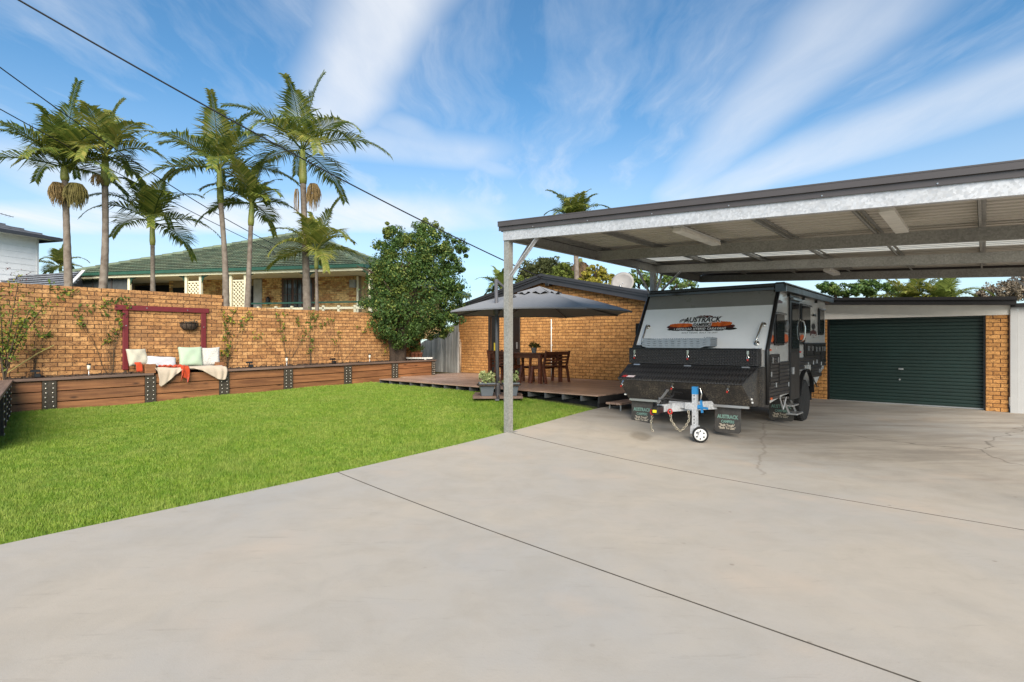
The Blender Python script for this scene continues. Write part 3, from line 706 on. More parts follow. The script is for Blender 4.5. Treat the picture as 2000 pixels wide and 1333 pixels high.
m = MB(); m.grid(lambda u, v: (bL(286) + u * .26, .04 + v * .34, .05 + .05 * math.sin(u * 3.1) * (1 + .3 * math.sin(v * 12))), 14, 14)
o = m.build('white_blanket', F_white, None, True); o.location = (*gl(PL_A, bc), SZ + .01); o.rotation_euler = (0, 0, WR); sm = o.modifiers.new('solid', 'SOLIDIFY'); sm.thickness = .03; sm.offset = -1
tag(o, 'folded white blanket between the cream cushion and the rust shawl', 'blanket')
# ---- hanging half basket
X, Y = gl(WA, b_at(368, WA)); zb = zat(632, Y_a(368, WA))
hb = thing('wall_basket', 'round-bottomed brown wire basket hanging on the brick wall inside the frame', 'basket', (X, Y, zb - .16), WR)
m = MB(); n = 20
def bk(u, v): t_ = math.pi * u; r_ = .19 * math.sin(v * math.pi / 2) ** .6; return (-math.cos(t_) * r_, -.008 - math.sin(t_) * r_ * .85, .16 * (1 - math.cos(v * math.pi / 2)) + .004 * math.sin(u * 60))
m.grid(bk, 26, 9); m.build('liner', pmat('coir', (.10, .07, .05), .95, var=.35, vs_=30, bump=1, bs=60), hb)
m = MB(); m.tube([(-math.cos(math.pi * i / 16) * .195, -.008 - math.sin(math.pi * i / 16) * .168, .165) for i in range(17)], .008, 6)
for k in range(1, 6):
    t_ = math.pi * k / 6; m.tube([(-math.cos(t_) * .197 * math.sin(v * math.pi / 2) ** .6, -.012 - math.sin(t_) * .17 * math.sin(v * math.pi / 2) ** .6, .16 * (1 - math.cos(v * math.pi / 2))) for v in [i / 6 for i in range(7)]], .005, 5)
m.build('wire', M_black, hb)
rg = np.random.default_rng(12)
def sprigs(name, parent, centers, mat, n_per, spread, size, loc0=(0, 0, 0), flat=None, asp=.45, clamp_y=None):
    """clumps of small leaf blades: each leaf two triangles folded along its midrib"""
    C = np.repeat(np.array(centers, float), n_per, 0); k = len(C)
    sp = np.array(spread); C = C + rg.normal(0, 1, (k, 3)) * sp
    if clamp_y is not None: C[:, 1] = np.minimum(C[:, 1], clamp_y)
    d = rg.normal(0, 1, (k, 3)); d[:, 2] += .3
    if flat is not None: d[:, 1] *= flat
    d /= np.linalg.norm(d, axis=1)[:, None]
    r = rg.normal(0, 1, (k, 3)); s = np.cross(d, r); s /= np.linalg.norm(s, axis=1)[:, None]
    L = rg.uniform(.6, 1.3, k)[:, None] * size; nrm = np.cross(d, s)
    p0 = C; p1 = C + d * L * .45 + s * L * asp * .5 + nrm * L * .06; p2 = C + d * L; p3 = C + d * L * .45 - s * L * asp * .5 + nrm * L * .06
    V = np.stack([p0, p1, p2, p3], 1).reshape(-1, 3); q = np.arange(k)[:, None] * 4
    Fq = np.r_[np.c_[q, q + 1, q + 2], np.c_[q, q + 2, q + 3]]
    cl_ = np.repeat(rg.uniform(0, 1, len(centers)), n_per); rn = np.clip(.55 * rg.uniform(0, 1, k) + .45 * cl_, .01, .98)
    return np_mesh(name, V, Fq, mat, np.r_[rn, rn], parent)
sprigs('dry_plants', hb, [(x, -.08, .17) for x in (-.13, -.06, 0, .07, .13)], pmat('dry_leaf', (.20, .14, .08), .9, var=.3), 22, (.04, .03, .015), .06)
# ---- solar stake lights in the planter
def solar(x, back, dark, where):
    a = PL_A - back; b = b_at(x, a); X, Y = gl(a, b); zc_ = float(capz(b)) - .01
    if dark:
        t_ = thing('garden_spotlight', '', 'garden light', (X, Y, zc_), WR + random.uniform(-.2, .2), 'dark spotlights in the planter')
        t_['label'] = 'small black box spotlight in the planter soil ' + where
        m = MB(); m.box(-.012, .012, -.012, .012, -.05, .10); m.build('stake', M_black, t_)
        m = MB(); m.bbox(-.075, .075, -.03, .05, .115, .16); m.build('solar_panel', M_black, t_)
        m = MB(); m.bbox(-.02, .085, -.05, .05, .02, .085); m.build('lamp_box', M_black, t_)
        m = MB(); m.box(-.01, .01, -.008, .012, .09, .125); m.build('bracket', M_black, t_)
    else:
        t_ = thing('solar_stake_light', 'slim solar stake light with pale lantern head ' + where, 'garden light', (X, Y, zc_), WR, 'solar stake lights in the planter')
        m = MB(); m.lathe([(.009, -.08), (.009, .12)], 8); m.build('stake', M_alu, t_, True)
        m = MB(); m.lathe([(.018, .12), (.028, .13), (.032, .215)], 12); m.build('lantern', pmat('frosted', (.75, .70, .55), .3), t_, True) if 'frosted' not in MATS else m.build('lantern', MATS['frosted'], t_, True)
        m = MB(); m.lathe([(.034, .2155), (.042, .22), (.042, .236), (.02, .245)], 12); m.build('cap', M_black, t_, True)
for x, d in ((69, 'by the bamboo stake'), (487, 'beside the leafy bench climber'), (650, 'beside the small vine sprays')): solar(x, .42, True, d)
for x, d in ((173.5, 'left of the maroon frame'), (560, 'at the root of the yellowing vine'), (722, 'beside the round tree')): solar(x, .38, False, d)
# ---- climbing vines on the wall
def vine(label, clumps, root, mat=M_vine, n=16, size=.08, sp=.042, grp=None):
    """clumps and root in photo pixels on the wall plane"""
    b0 = b_at(root[0], WA); X, Y = gl(WA, b0); t_ = thing('climbing_vine', label, 'vine', (X, Y, .85), WR, grp)
    def loc(x, y): b = b_at(x, WA); return Vector((b - b0, -.035, zat(y, Y_a(x, WA)) - .85))
    pts_ = [loc(*c) for c in clumps]
    m = MB(); r0 = loc(*root); r0.z = -.05
    for p_ in pts_:
        q = [r0 + (p_ - r0) * k + Vector((.05 * math.sin(k * 7 + p_.x * 5) * (1 - k), -.005, .05 * math.sin(k * 5 + p_.z * 4) * (1 - k) * k)) for k in [i / 8 for i in range(9)]]
        for v in q: v.y = -.02
        m.tube(q, .0022, 3)
    m.build('stem', M_stem, t_)
    sprigs('leaves', t_, [tuple(p_) for p_ in pts_], mat, max(5, int(n * .5)), (sp, .02, sp * 1.1), size, flat=.5, asp=.5, clamp_y=-.012)
    return t_
vine('sparse yellow-green vine high on the wall near the leaning shrub', [(113, 567), (118, 577), (97, 562), (132, 570), (142, 573), (62, 615), (68, 611), (40, 625), (46, 627), (88, 653), (93, 655), (72, 649), (82, 592), (75, 680)], (60, 735))
vine('bushy vine creeping over the left corner of the maroon frame', [(150, 606), (153, 618), (155, 630), (160, 637), (173, 602), (185, 598), (203, 598), (200, 612), (206, 606), (215, 590), (228, 590), (240, 588), (248, 594), (236, 608), (240, 620), (235, 640), (219, 645), (222, 655), (215, 663), (208, 667), (244, 600), (253, 598), (232, 624)], (214, 730), n=18)
vine('leafy climber rising beside the right end of the bench', [(436, 615), (446, 622), (440, 632), (452, 630), (439, 645), (445, 655), (438, 665), (443, 675), (441, 685), (447, 692), (437, 692), (455, 610), (470, 640), (482, 622), (487, 617), (472, 628)], (440, 712), n=22)
vine('vine with yellowing leaves in the middle of the low wall', [(543, 617), (545, 625), (549, 632), (552, 640), (548, 646), (556, 615), (577, 622), (580, 628), (590, 642), (598, 650), (588, 663), (592, 655), (552, 660), (505, 655), (495, 655)], (560, 722), n=14, size=.075)
vine('tall climber with bare dark stem on the low wall', [(605, 612), (607, 620), (602, 628), (610, 632), (606, 640), (604, 665), (610, 668), (602, 690), (607, 682), (612, 618), (618, 622)], (603, 715), n=18)
vine('small vine sprays on the wall close to the round tree', [(628, 637), (633, 632), (640, 628), (647, 626), (664, 655), (660, 652), (652, 668), (697, 640), (712, 645), (718, 637), (750, 690), (755, 680)], (665, 715), n=14)
m = MB(); b0 = b_at(20, WA); X, Y = gl(WA, b0)
p_ = [];
for (x, y) in ((5, 735), (40, 712), (75, 690), (105, 675)): p_.append(Vector((*gl(WA + .06, b_at(x, WA + .06)), zat(y, Y_a(x, WA + .06)))))
m.tube(p_, .011, 6); tag(m.build('bamboo_stake', pmat('bamboo', (.42, .34, .11), .6)), 'yellow bamboo stake leaning against the brick wall by the shrub', 'stake')
# ---- shrub at the far left
X, Y = gl(WA + .45, b_at(8, WA + .45)); 
sh = thing('shrub', 'tall loose green shrub with reddish tips at the left end of the wall', 'shrub', (X, Y, .78), WR)
m = MB(); cs = []; rr = random.Random(3)
for k in range(9):
    x1, z1 = rr.uniform(-.45, .55), rr.uniform(.9, 1.95); q = [Vector((x1 * s ** 1.4, -.1 * s + .05 * math.sin(s * 5 + k), z1 * s)) for s in [i / 7 for i in range(8)]]
    m.tube(q, [.014 - .0012 * i for i in range(8)], 5); cs += [tuple(v) for v in q[3:]]
m.build('stem', M_stem, sh)
sprigs('foliage', sh, cs, M_vine, 22, (.09, .08, .09), .07)
sprigs('red_tips', sh, [c_ for c_ in cs if c_[2] > 1.5] + [(.25, -.1, 1.95), (.1, 0, 2.05)], pmat('red_leaf', (.14, .05, .04), .7, var=.3), 12, (.07, .07, .06), .05)
# ------------------------------------------------------------------ brick shed with gable end
SB = 12.87; DZ = .475
sa0 = a_at(895.8, SB); sa1 = -6.05; pk = a_at(1067, SB)
X, Y = gl(pk, SB)
shed = thing('brick_shed', 'low orange brick shed with dark gable fascia facing the timber deck', 'shed', (X, Y, .2), G)
PKZ = 3.43 - .2; SL = .212                      # underside of roof at the peak, slope
l0, l1 = sa0 - pk, sa1 - pk
d0, d1 = a_at(956, SB) - pk, a_at(973.5, SB) - pk    # doorway
ztop = lambda x: PKZ - .16 - SL * abs(x)
DT = zat(612, Y_b(965, SB)) - .2 + .12
m = MB()
def wallpoly(x0, x1, z0): return [(x0, z0), (x1, z0)] + [(x1, ztop(x1))] + ([(0, ztop(0))] if x0 < 0 < x1 else []) + [(x0, ztop(x0))]
m.prism(wallpoly(l0, d0, -.3), .007, .23, 'y'); m.prism(wallpoly(d1, l1, -.3), .007, .23, 'y'); m.prism([(d0, DT), (d1, DT), (d1, ztop(d1)), (d0, ztop(d0))], .007, .23, 'y')
m.box(l0 + .002, l0 + .23, .231, 6, -.3, ztop(l0) - .02); m.box(l1 - .23, l1 - .002, .231, 6, -.3, ztop(l1) - .02); m.box(l0 + .23, l1 - .23, 5.8, 6, -.3, ztop(l1) - .02)
fix_normals(m.build('wall', M_mortar, shed))
def shed_ok(x, z): return z > .19 and z < ztop(x) + .02 and not (d0 < x < d1 and z < DT)
nb0 = -.02
brick_face(shed, l0, d0 - .002, .19, 3.1, 0, M_brick2, shed_ok, 120, rank=lambda q: -q[0] - q[1] * .01, seed=9, BC=.086)
brick_face(shed, d1 + .002, l1, .19, 3.1, 0, M_brick2, shed_ok, 180, rank=lambda q: (0 if q[0] < 3.2 else 50) - q[0] - .3 * q[1] , seed=10)
# door, frame
m = MB(); m.box(d0 - .045, d0, -.012, .1, .2, DT); m.box(d1, d1 + .045, -.012, .1, .2, DT); m.box(d0, d1, -.012, .1, DT, DT + .05); m.build('door_frame', M_darkwood, shed)
m = MB(); m.box(d0 + .002, d1 - .002, .10, .14, .2, DT); m.build('unlit_interior_sheet', M_dark, shed)  # thin black sheet stands in for the darkness inside the doorway
m = MB(); m.box(d0 + .12, d0 + .3, .08, .098, 1.0, 1.28); m.build('yellow_sign', pmat('yellow_sign', (.45, .36, .03), .6), shed)
e0, e1 = a_at(998, SB) - pk, a_at(1018, SB) - pk
m = MB(); m.bbox(e0 - .15, e1, -.075, -.03, .28, DT); dr = bevel(m.build('sliding_door', pmat('door_brown', (.016, .009, .006), .5, var=.2), shed), .004)
m = MB(); m.box(d0 - .1, e1 + .25, -.09, -.02, DT + .005, DT + .055); m.build('door_rail', M_darkwood, shed)
m = MB(); m.box(-.02, .02, -.1, -.0755, 1.1, 1.3); o = m.build('door_handle', M_alu, dr); o.location = (e1 - .1, 0, 0)
# roof sheets and barge boards
lr0, lr1 = l0 - .55, l1 + .45
for s, xe in ((-1, lr0), (1, lr1)):
    m = MB(); n = int(6.5 / .1)
    zz = lambda x: PKZ + .03 - SL * abs(x)
    for k in range(2):
        pass
    def rf(u, v, xe=xe): x = xe * u; y = -.16 + 6.4 * v; return (x, y, zz(x) + .012 * math.sin(v * 6.4 / .19 * 2 * math.pi))
    m.grid(rf, 1, 140); m.build('roof_sheet', pmat('roof_grey_%d' % (s + 1), (.13, .13, .135), .45), shed)
    m = MB()
    for (y0, y1, t0, t1) in ((-.19, -.165, -.03, .17), (-.215, -.19, .09, .19)):
        m.hexa([(0, y0, PKZ - t1 + .02), (xe, y0, PKZ - t1 + .02 - SL * abs(xe)), (xe, y1, PKZ - t1 + .02 - SL * abs(xe)), (0, y1, PKZ - t1 + .02)] +
               [(0, y0, PKZ - t0 + .02 + .02), (xe, y0, PKZ - t0 + .04 - SL * abs(xe)), (xe, y1, PKZ - t0 + .04 - SL * abs(xe)), (0, y1, PKZ - t0 + .04)]) if False else None
    # main barge and capping roll
    def slopebar(y0, y1, za, zb):
        p_ = [(0, y0, PKZ + za), (xe, y0, PKZ + za - SL * abs(xe)), (xe, y1, PKZ + za - SL * abs(xe)), (0, y1, PKZ + za),
              (0, y0, PKZ + zb), (xe, y0, PKZ + zb - SL * abs(xe)), (xe, y1, PKZ + zb - SL * abs(xe)), (0, y1, PKZ + zb)]
        m.hexa(p_)
    slopebar(-.20, -.17, -.19, .02); slopebar(-.235, -.201, -.06, .055); slopebar(-.26, -.236, .0, .075); slopebar(-.168, -.004, -.165, -.15)
    fix_normals(m.build('barge_board', M_charblue, shed))
# conduit and down pipe
cxp = a_at(1078, SB) - pk
m = MB(); m.tube([(cxp, -.03, .24), (cxp, -.03, zat(624, Y_b(1078, SB)) - .2)], .014, 8)
for z in (.6, 1.2, 1.7): m.box(cxp - .03, cxp + .03, -.025, -.003, z, z + .02)
m.build('conduit', M_offwhite, shed, True)
cxp = l0 + .14
m = MB(); m.tube([(cxp, -.045, .22), (cxp, -.045, 1.32)], .03, 10); m.lathe([(.05, 0), (.055, .05), (.03, .09)], 10, None, (cxp - .06, -.045, 1.32)); m.build('downpipe', pmat('pipe_tan', (.50, .36, .24), .6), shed, True)
# flood light with sensor under the gable
cxp = a_at(1087, SB) - pk; zz_ = zat(549, Y_b(1087, SB)) - .2
m = MB(); m.bbox(cxp - .28, cxp - .14, -.20, -.04, zz_ - .14, zz_ + .02); m.box(cxp - .2, cxp + .05, -.06, -.003, zz_ - .03, zz_ + .03); m.tube([(cxp - .1, -.05, zz_ - .1), (cxp - .12, -.02, zz_ - .34)], .006, 5); m.build('flood_light', M_black, shed)
m = MB(); m.lathe([(.05, 0), (.06, .06), (.03, .1)], 10, Matrix.Rotation(R(100), 3, 'X'), (cxp + .08, -.04, zz_)); m.build('camera_light', M_alu, shed, True)
m = MB(); wx_ = a_at(1246, SB) - pk; m.box(wx_ - .05, wx_ + .7, -.03, -.004, zat(665, Y_b(1245, SB)) - .2, zat(632, Y_b(1245, SB)) - .2); m.build('window', M_dark, shed)
# satellite dish on the shed roof
Yd = 14.9; p_ = at(1219, 549, Yd)
dish = thing('satellite_dish', 'grey satellite dish mounted on the shed roof', 'satellite dish', (p_.x, p_.y + .12, p_.z - .55), R(-20))
m = MB(); MD = Matrix.Rotation(R(62), 3, 'X') @ Matrix.Rotation(R(0), 3, 'Y')
m.lathe([(.02, -.06), (.14, -.045), (.24, -.015), (.30, .02), (.302, .026), (.24, -.005), (.14, -.034), (.02, -.048)], 28, Matrix.Rotation(R(72), 3, 'X') @ Matrix.Rotation(R(14), 3, 'Z'), (0, -.1, .5))
m.build('reflector', pmat('dish_grey', (.30, .285, .275), .6), dish, True)
m = MB(); m.tube([(0, 0, 0), (0, 0, .42), (0, -.06, .5)], .02, 8); m.tube([(0, -.05, .27), (0, -.45, .34)], .012, 6); m.build('arm', M_galv, dish)
m = MB(); m.lathe([(.025, 0), (.035, .08)], 10, Matrix.Rotation(R(80), 3, 'X'), (0, -.42, .36)); m.build('receiver', M_alu, dish, True)
# ------------------------------------------------------------------ paling fence beside the shed
FBb = SB - .12; fa1 = a_at(895, FBb) + .02; fa0 = fa1 - 2.6
X, Y = gl(fa1, FBb)
fence = thing('paling_fence', 'weathered grey timber paling fence with sloping top beside the shed', 'fence', (X, Y, .4), G)
rr = random.Random(2); x = 0; zr, zl = zat(629, Y_b(895, FBb)) - .4, zat(669, Y_b(826, FBb)) - .4
slope = (zr - zl) / (fa1 - a_at(826, FBb))
while x > -2.6:
    m = MB(); wd = rr.uniform(.085, .1); zt = zr + slope * x + rr.uniform(-.025, .015); yy = rr.uniform(-.008, .006)
    m.box(-wd / 2, wd / 2, yy, yy + .016, .06, zt); o = m.build('paling', M_paling, fence); o.location = (x - wd / 2, 0, 0); x -= wd + .006
m = MB(); m.box(-2.6, 0, .02, .06, .35, .43); m.build('rail', M_paling, fence); m = MB(); m.box(-2.6, 0, .02, .06, .95, 1.03); m.build('rail', M_paling, fence)
m = MB(); m.box(-2.6, .02, -.01, .02, -.1, .055); m.build('plinth', pmat('plinth_board', (.20, .15, .05), .9, var=.3), fence)
m = MB(); m.box(-.03, .055, -.06, -.012, -.1, zr - .35); m.build('post', M_paling, fence)
# ------------------------------------------------------------------ timber deck
DB0 = 9.0; da0, da1 = -14.0, -5.93
X, Y = gl((da0 + da1) / 2, DB0)
hwd = (da1 - da0) / 2; front0 = -13.12 - (da0 + da1) / 2
deck = thing('timber_deck', 'low brown timber deck with dark joists in front of the brick shed', 'deck', (X, Y, DZ), G)
nbd = int((SB - .03 - DB0) / .0955)
for k in range(nbd):
    y = k * .0955; x0 = front0 if y < 1.0 else -hwd + .0; cx = (x0 + hwd) / 2
    m = MB(); m.box(x0 - cx, hwd - cx, y - .02, y + .088 - .02, -.022 + random.uniform(-.0015, .0015), 0); o = m.build('deck_board', M_deck, deck); o.location = (cx, 0, 0)
k = 0; x = front0 + .01
while x < hwd:
    m = MB(); zb = gz(*gl((da0 + da1) / 2 + x, DB0)) - DZ - .02
    zb = -.135
    m.box(-.022, .022, .0, 3.6 if x > -1 else 3.6, zb, -.0235); o = m.build('joist', M_joist, deck); o.location = (min(x, hwd - .03), .0, 0); x += .452
m = MB(); m.box(front0, hwd - .1, .32, .36, -.36, -.137); m.build('bearer', M_darkwood, deck)
m = MB(); m.box(hwd - .006, hwd + .03, -.01, 3.8, -.155, -.024); m.build('side_fascia', M_darkwood, deck)
m = MB(); m.box(hwd - .09, hwd - .05, .1, 3.8, -.36, -.137); m.build('side_skirt', M_darkwood, deck)
# step at the deck's end
xs, ys = gl(-5.65, 9.35); zs_ = gz(xs, ys)
st_ = thing('deck_step', 'single brown timber step on short posts at the end of the deck', 'step', (xs, ys, zs_), G)
STH = zat(782, Y) - 0
for k in range(3):
    m = MB(); m.box(-.16 + k * .11, -.16 + k * .11 + .1, -.28, 1.1, .10, .14); o = bevel(m.build('tread', M_deck, st_), .004)
for sx, sy in ((.12, -.2), (.12, 1.0), (-.12, -.2), (-.12, 1.0)):
    m = MB(); m.box(sx - .012, sx + .012, sy - .012, sy + .012, -.02, .1); m.build('leg', M_alu, st_)
# ------------------------------------------------------------------ cantilever umbrella
UX, UY = -.30, 11.72; uz = gz(UX, UY)
um = thing('cantilever_umbrella', 'grey octagonal cantilever umbrella on a side pole shading the deck', 'umbrella', (UX, UY, uz), 0)
CX, CY, RZ, AZ = .62 - UX, 12.6 - UY, 2.15 - uz, 2.66 - uz
M_canv = fabric('umbrella_canvas', (.21, .215, .23), .1)
rimr = 2.08
rim = [Vector((CX + rimr * math.cos(R(22.5 + 45 * k)), CY + rimr * math.sin(R(22.5 + 45 * k)), RZ)) for k in range(8)]
ap = Vector((CX, CY, AZ))
m = MB(); ns = 8
for k in range(8):
    A_, B_ = rim[k], rim[(k + 1) % 8]
    def fn(u, v):
        e = A_.lerp(B_, u); mid = 4 * u * (1 - u)
        e = e + (ap - e) * .025 * mid
        p_ = ap.lerp(e, v); p_.z += .05 * math.sin(v * math.pi) * (1 - .75 * mid) - .035 * mid * v * (1 - v) * 2
        return p_
    m.grid(fn, ns, 10)
cano = m.build('canopy', M_canv, um); sm = cano.modifiers.new('solid', 'SOLIDIFY'); sm.thickness = .006
m = MB()
for k in range(8):
    A_, B_ = rim[k], rim[(k + 1) % 8]
    m.grid(lambda u, v: A_.lerp(B_, u) + (ap - A_.lerp(B_, u)) * .025 * 4 * u * (1 - u) + Vector((0, 0, .002 - v * .022)), 6, 1)
m.build('valance', M_canv, cano)
m = MB()
for k in range(8):
    A_ = ap.lerp(rim[k], .26); B_ = ap.lerp(rim[(k + 1) % 8], .26); top = ap + Vector((0, 0, .10))
    def fn(u, v):
        e = A_.lerp(B_, u) + Vector((0, 0, .05 + .028 * math.sin(u * 2 * math.pi * 2 + k))); return top.lerp(e, v)
    m.grid(fn, 8, 4)
m.build('vent', M_canv, cano)
M_ump = pmat('umbrella_steel', (.10, .10, .11), .45, var=.06)
for k in range(8):
    m = MB(); m.bar(ap - Vector((0, 0, .10)), rim[k] - Vector((0, 0, .025)), .018, .025); m.build('rib', M_ump, um)
m = MB(); m.tube([(0, 0, 0), (-.035, 0, 2.82 - uz)], .038, 12); m.build('pole', M_ump, um, True)
m = MB(); m.lathe([(.06, 0), (.06, .28), (.045, .3)], 14, None, (0, 0, .02)); m.box(-.5, .5, -.04, .04, .0, .03); m.box(-.04, .04, -.5, .5, .0, .03); m.build('base', M_ump, um)
m = MB(); m.bar((-.03, 0, 2.16 - uz), ap - Vector((0, 0, .12)), .05, .06); m.build('arm', M_ump, um)
mid = Vector((-.03, 0, 2.16 - uz)).lerp(ap - Vector((0, 0, .12)), .55)
m = MB(); m.bar((-.035, 0, 2.80 - uz), mid, .035, .045); m.build('strut', M_ump, um)
m = MB(); m.lathe([(.055, -.09), (.075, -.06), (.075, .06), (.055, .09)], 12, None, (-.028, 0, 2.16 - uz)); m.tube([(.03, -.05, 2.16 - uz), (.13, -.07, 2.18 - uz), (.13, -.07, 2.08 - uz), (.19, -.07, 2.06 - uz)], .012, 6); m.build('crank', M_ump, um, True)
m = MB(); m.lathe([(.05, -.16), (.05, -.06)], 12, None, ap); m.build('hub', M_ump, um)
# pavers weighing the umbrella base, pots
pz = uz + .035
for i, (dx_, dy_) in enumerate(((-.27, -.22), (.27, -.22), (-.27, .3), (.27, .3))):
    m = MB(); m.bbox(-.24, .24, -.24, .24, 0, .045); o = m.build('paver', pmat('paver_%d' % i, (.20, .13, .10), .9, var=.2, bump=.4))
    o.location = (UX + dx_, UY + dy_, pz - .0); o.rotation_euler = (0, 0, R(4)); tag(o, 'dark brown paver weighing down the umbrella base', 'paver', 'pavers on the umbrella base')
M_pot = pmat('pot_grey', (.115, .13, .15), .45, var=.08)
M_succ = leafmat('succulent', [(.22, .27, .10), (.34, .40, .16), (.48, .50, .24), (.12, .20, .06)], .2)
def pot(x, y, lab, s_, seed):
    t_ = thing('plant_pot', lab, 'potted plant', (x, y, pz + .047), R(8))
    m = MB(); n = 4
    prof = [(.125, 0), (.17, .24), (.185, .24), (.185, .27), (.165, .27), (.155, .2)]
    m.lathe([(r_ * 1.28, z) for r_, z in prof], 4, Matrix.Rotation(R(45), 3, 'Z')); bevel(m.build('pot', M_pot, t_), .006)
    m = MB(); m.box(-.19, .19, -.19, .19, .205, .235); m.build('soil', M_mulch, t_)
    sprigs('leaves', t_, [(random.uniform(-.12, .12), random.uniform(-.12, .12), .27 + .15 * random.random()) for _ in range(26)], M_succ, 16, (.035, .035, .035), .06, asp=.6)
pot(UX - .22, UY - .28, 'square grey pot of pale succulents left of the umbrella pole', 1, 1); pot(UX + .27, UY - .26, 'square grey pot of bushy green succulents right of the umbrella pole', 1, 2)
# ------------------------------------------------------------------ outdoor furniture on the deck
def deckpt(a, b): X, Y = gl(a, b); return (X, Y, DZ + .001)
tb = thing('garden_table', 'long dark red-brown timber garden table on the deck', 'table', deckpt(-9.55, 11.02), G)
for k in range(9):
    m = MB(); m.box(-.9, .9, -.45 + k * .1, -.45 + k * .1 + .094, .715, .745); bevel(m.build('table_slat', M_furn, tb), .003, 1)
for sy in (-.42, .38): m = MB(); m.box(-.86, .86, sy, sy + .03, .62, .714); m.build('apron', M_furn, tb)
for sx in (-.86, .83): m = MB(); m.box(sx, sx + .03, -.389, .379, .62, .714); m.build('apron', M_furn, tb)
for sx in (-.9, .82):
    for sy in (-.45, .37): m = MB(); m.box(sx, sx + .08, sy, sy + .08, 0, .713); bevel(m.build('leg', M_furn, tb), .004)
def seat(name, label, cat, a, b, rz, wd, back=True, arms=True, grp=None, sh=.42):
    t_ = thing(name, label, cat, deckpt(a, b), rz, grp); h = wd / 2
    for sx in (-1, 1):
        x = sx * (h - .03)
        m = MB(); m.bar((x, .24, 0), (x, .20, .62 if arms else sh), .045, .06, (1, 0, 0)); m.build('leg', M_furn, t_)
        m = MB(); m.bar((x, -.30, 0), (x, -.22, sh), .045, .06, (1, 0, 0)); 
        if back: m.bar((x, -.22, sh), (x, -.31, .80), .045, .05, (1, 0, 0))
        m.build('leg', M_furn, t_)
        if arms: m = MB(); m.box(x - .035, x + .035, -.27, .27, .622, .65); m.build('armrest', M_furn, t_)
        m = MB(); m.box(x - .015, x + .015, -.24, .22, sh - .07, sh - .02); m.build('side_rail', M_furn, t_)
    for k in range(5): m = MB(); m.box(-h + .02, h - .02, -.2 + k * .09, -.2 + k * .09 + .08, sh - .02, sh + .004); m.build('seat_slat', M_furn, t_)
    m = MB(); m.box(-h + .05, h - .05, .2, .225, sh - .09, sh - .021); m.build('front_rail', M_furn, t_)
    if back:
        for k, (z, hh) in enumerate(((.47, .045), (.545, .045), (.62, .045), (.695, .09))):
            m = MB(); yb = -.225 - (z - sh) * .24
            m.box(-h + .052, h - .052, yb - .012, yb + .012, z, z + hh); m.build('back_slat', M_furn, t_)
        if wd > .8: m = MB(); m.bar((0, -.235, sh), (0, -.305, .78), .06, .03, (1, 0, 0)); m.build('back_stile', M_furn, t_)
    return t_
seat('garden_bench', 'two-seat slatted timber bench with its back to the caravan, at the table end', 'bench', -8.83, 11.12, G + R(90), 1.0)
seat('garden_chair', 'slatted timber armchair pushed to the near long side of the garden table', 'chair', -9.86, 10.78, G, .62)
seat('garden_chair', 'slatted timber armchair at the table end by the shed doorway', 'chair', -10.35, 11.05, G - R(90), .62)
seat('garden_stool', 'backless timber stool half under the garden table', 'stool', -9.12, 10.85, G, .42, back=False, arms=False)
tp = thing('table_plant', 'small white pot with a green succulent on the garden table', 'potted plant', (*gl(*[q for q in (a_at(1043, 11.0), 11.0)]), DZ + .747), 0)
m = MB(); m.lathe([(.055, 0), (.075, .12), (.08, .12), (.08, .13), (.07, .13), (.06, .1)], 14); m.build('pot', M_white, tp, True)
sprigs('leaves', tp, [(random.uniform(-.09, .09), random.uniform(-.08, .08), .16 + .06 * random.random()) for _ in range(14)], M_leafl, 9, (.02, .02, .02), .09, asp=.35)
# ------------------------------------------------------------------ round leafy tree at the planter's end
def leafcloud(parent, blobs, n, size, mat, name='crown', seed=0, asp=.55, gap=.0):
    """leaves on the shells of many small clumps that fill an uneven crown"""
    r = np.random.default_rng(seed); C = []; W = []
    for (c_, rad, nc_) in blobs:
        c_ = np.array(c_); rad = np.array(rad)
        d = r.normal(0, 1, (nc_, 3)); d /= np.linalg.norm(d, axis=1)[:, None]
        rr_ = r.uniform(.25, 1, nc_)[:, None] ** .5
        C.append(c_ + d * rr_ * rad); W += [np.mean(rad)] * nc_
    C = np.concatenate(C); W = np.array(W); nc_ = len(C); per = max(6, n // nc_)
    cr = r.uniform(.6, 1.35, nc_) * .24 * W
    base = np.repeat(C, per, 0); k = len(base)
    d = r.normal(0, 1, (k, 3)); d /= np.linalg.norm(d, axis=1)[:, None]
    P_ = base + d * (np.repeat(cr, per) * r.uniform(.35, 1.0, k) ** .6)[:, None] * np.array([1.1, 1.1, .85])
    nrm = d + r.normal(0, .55, (k, 3)) + np.array([0, 0, .35]); nrm /= np.linalg.norm(nrm, axis=1)[:, None]
    t1 = np.cross(nrm, r.normal(0, 1, (k, 3))); t1 /= np.linalg.norm(t1, axis=1)[:, None]; t2 = np.cross(nrm, t1)
    L = (r.uniform(.7, 1.3, k) * size)[:, None]
    V = np.stack([P_ - t1 * L * .5, P_ + t2 * L * asp * .5, P_ + t1 * L * .5, P_ - t2 * L * asp * .5], 1).reshape(-1, 3)
    rn = np.clip(.5 * np.repeat(r.uniform(0, 1, nc_), per) + .5 * r.uniform(0, 1, k), .01, .97)
    return np_mesh(name, V, np.arange(4 * k).reshape(-1, 4), mat, rn, parent)
TY = Y_a(778, -13.9); tp_ = at(777, 700, TY)
tree = thing('round_tree', 'dense round evergreen tree with twin dark trunk at the end of the planter', 'tree', (tp_.x, TY, .72), 0)
zz0 = .72
def rel(x, y, dy=0): p_ = at(x, y, TY); return (p_.x - tp_.x, dy, p_.z - zz0)
m = MB()
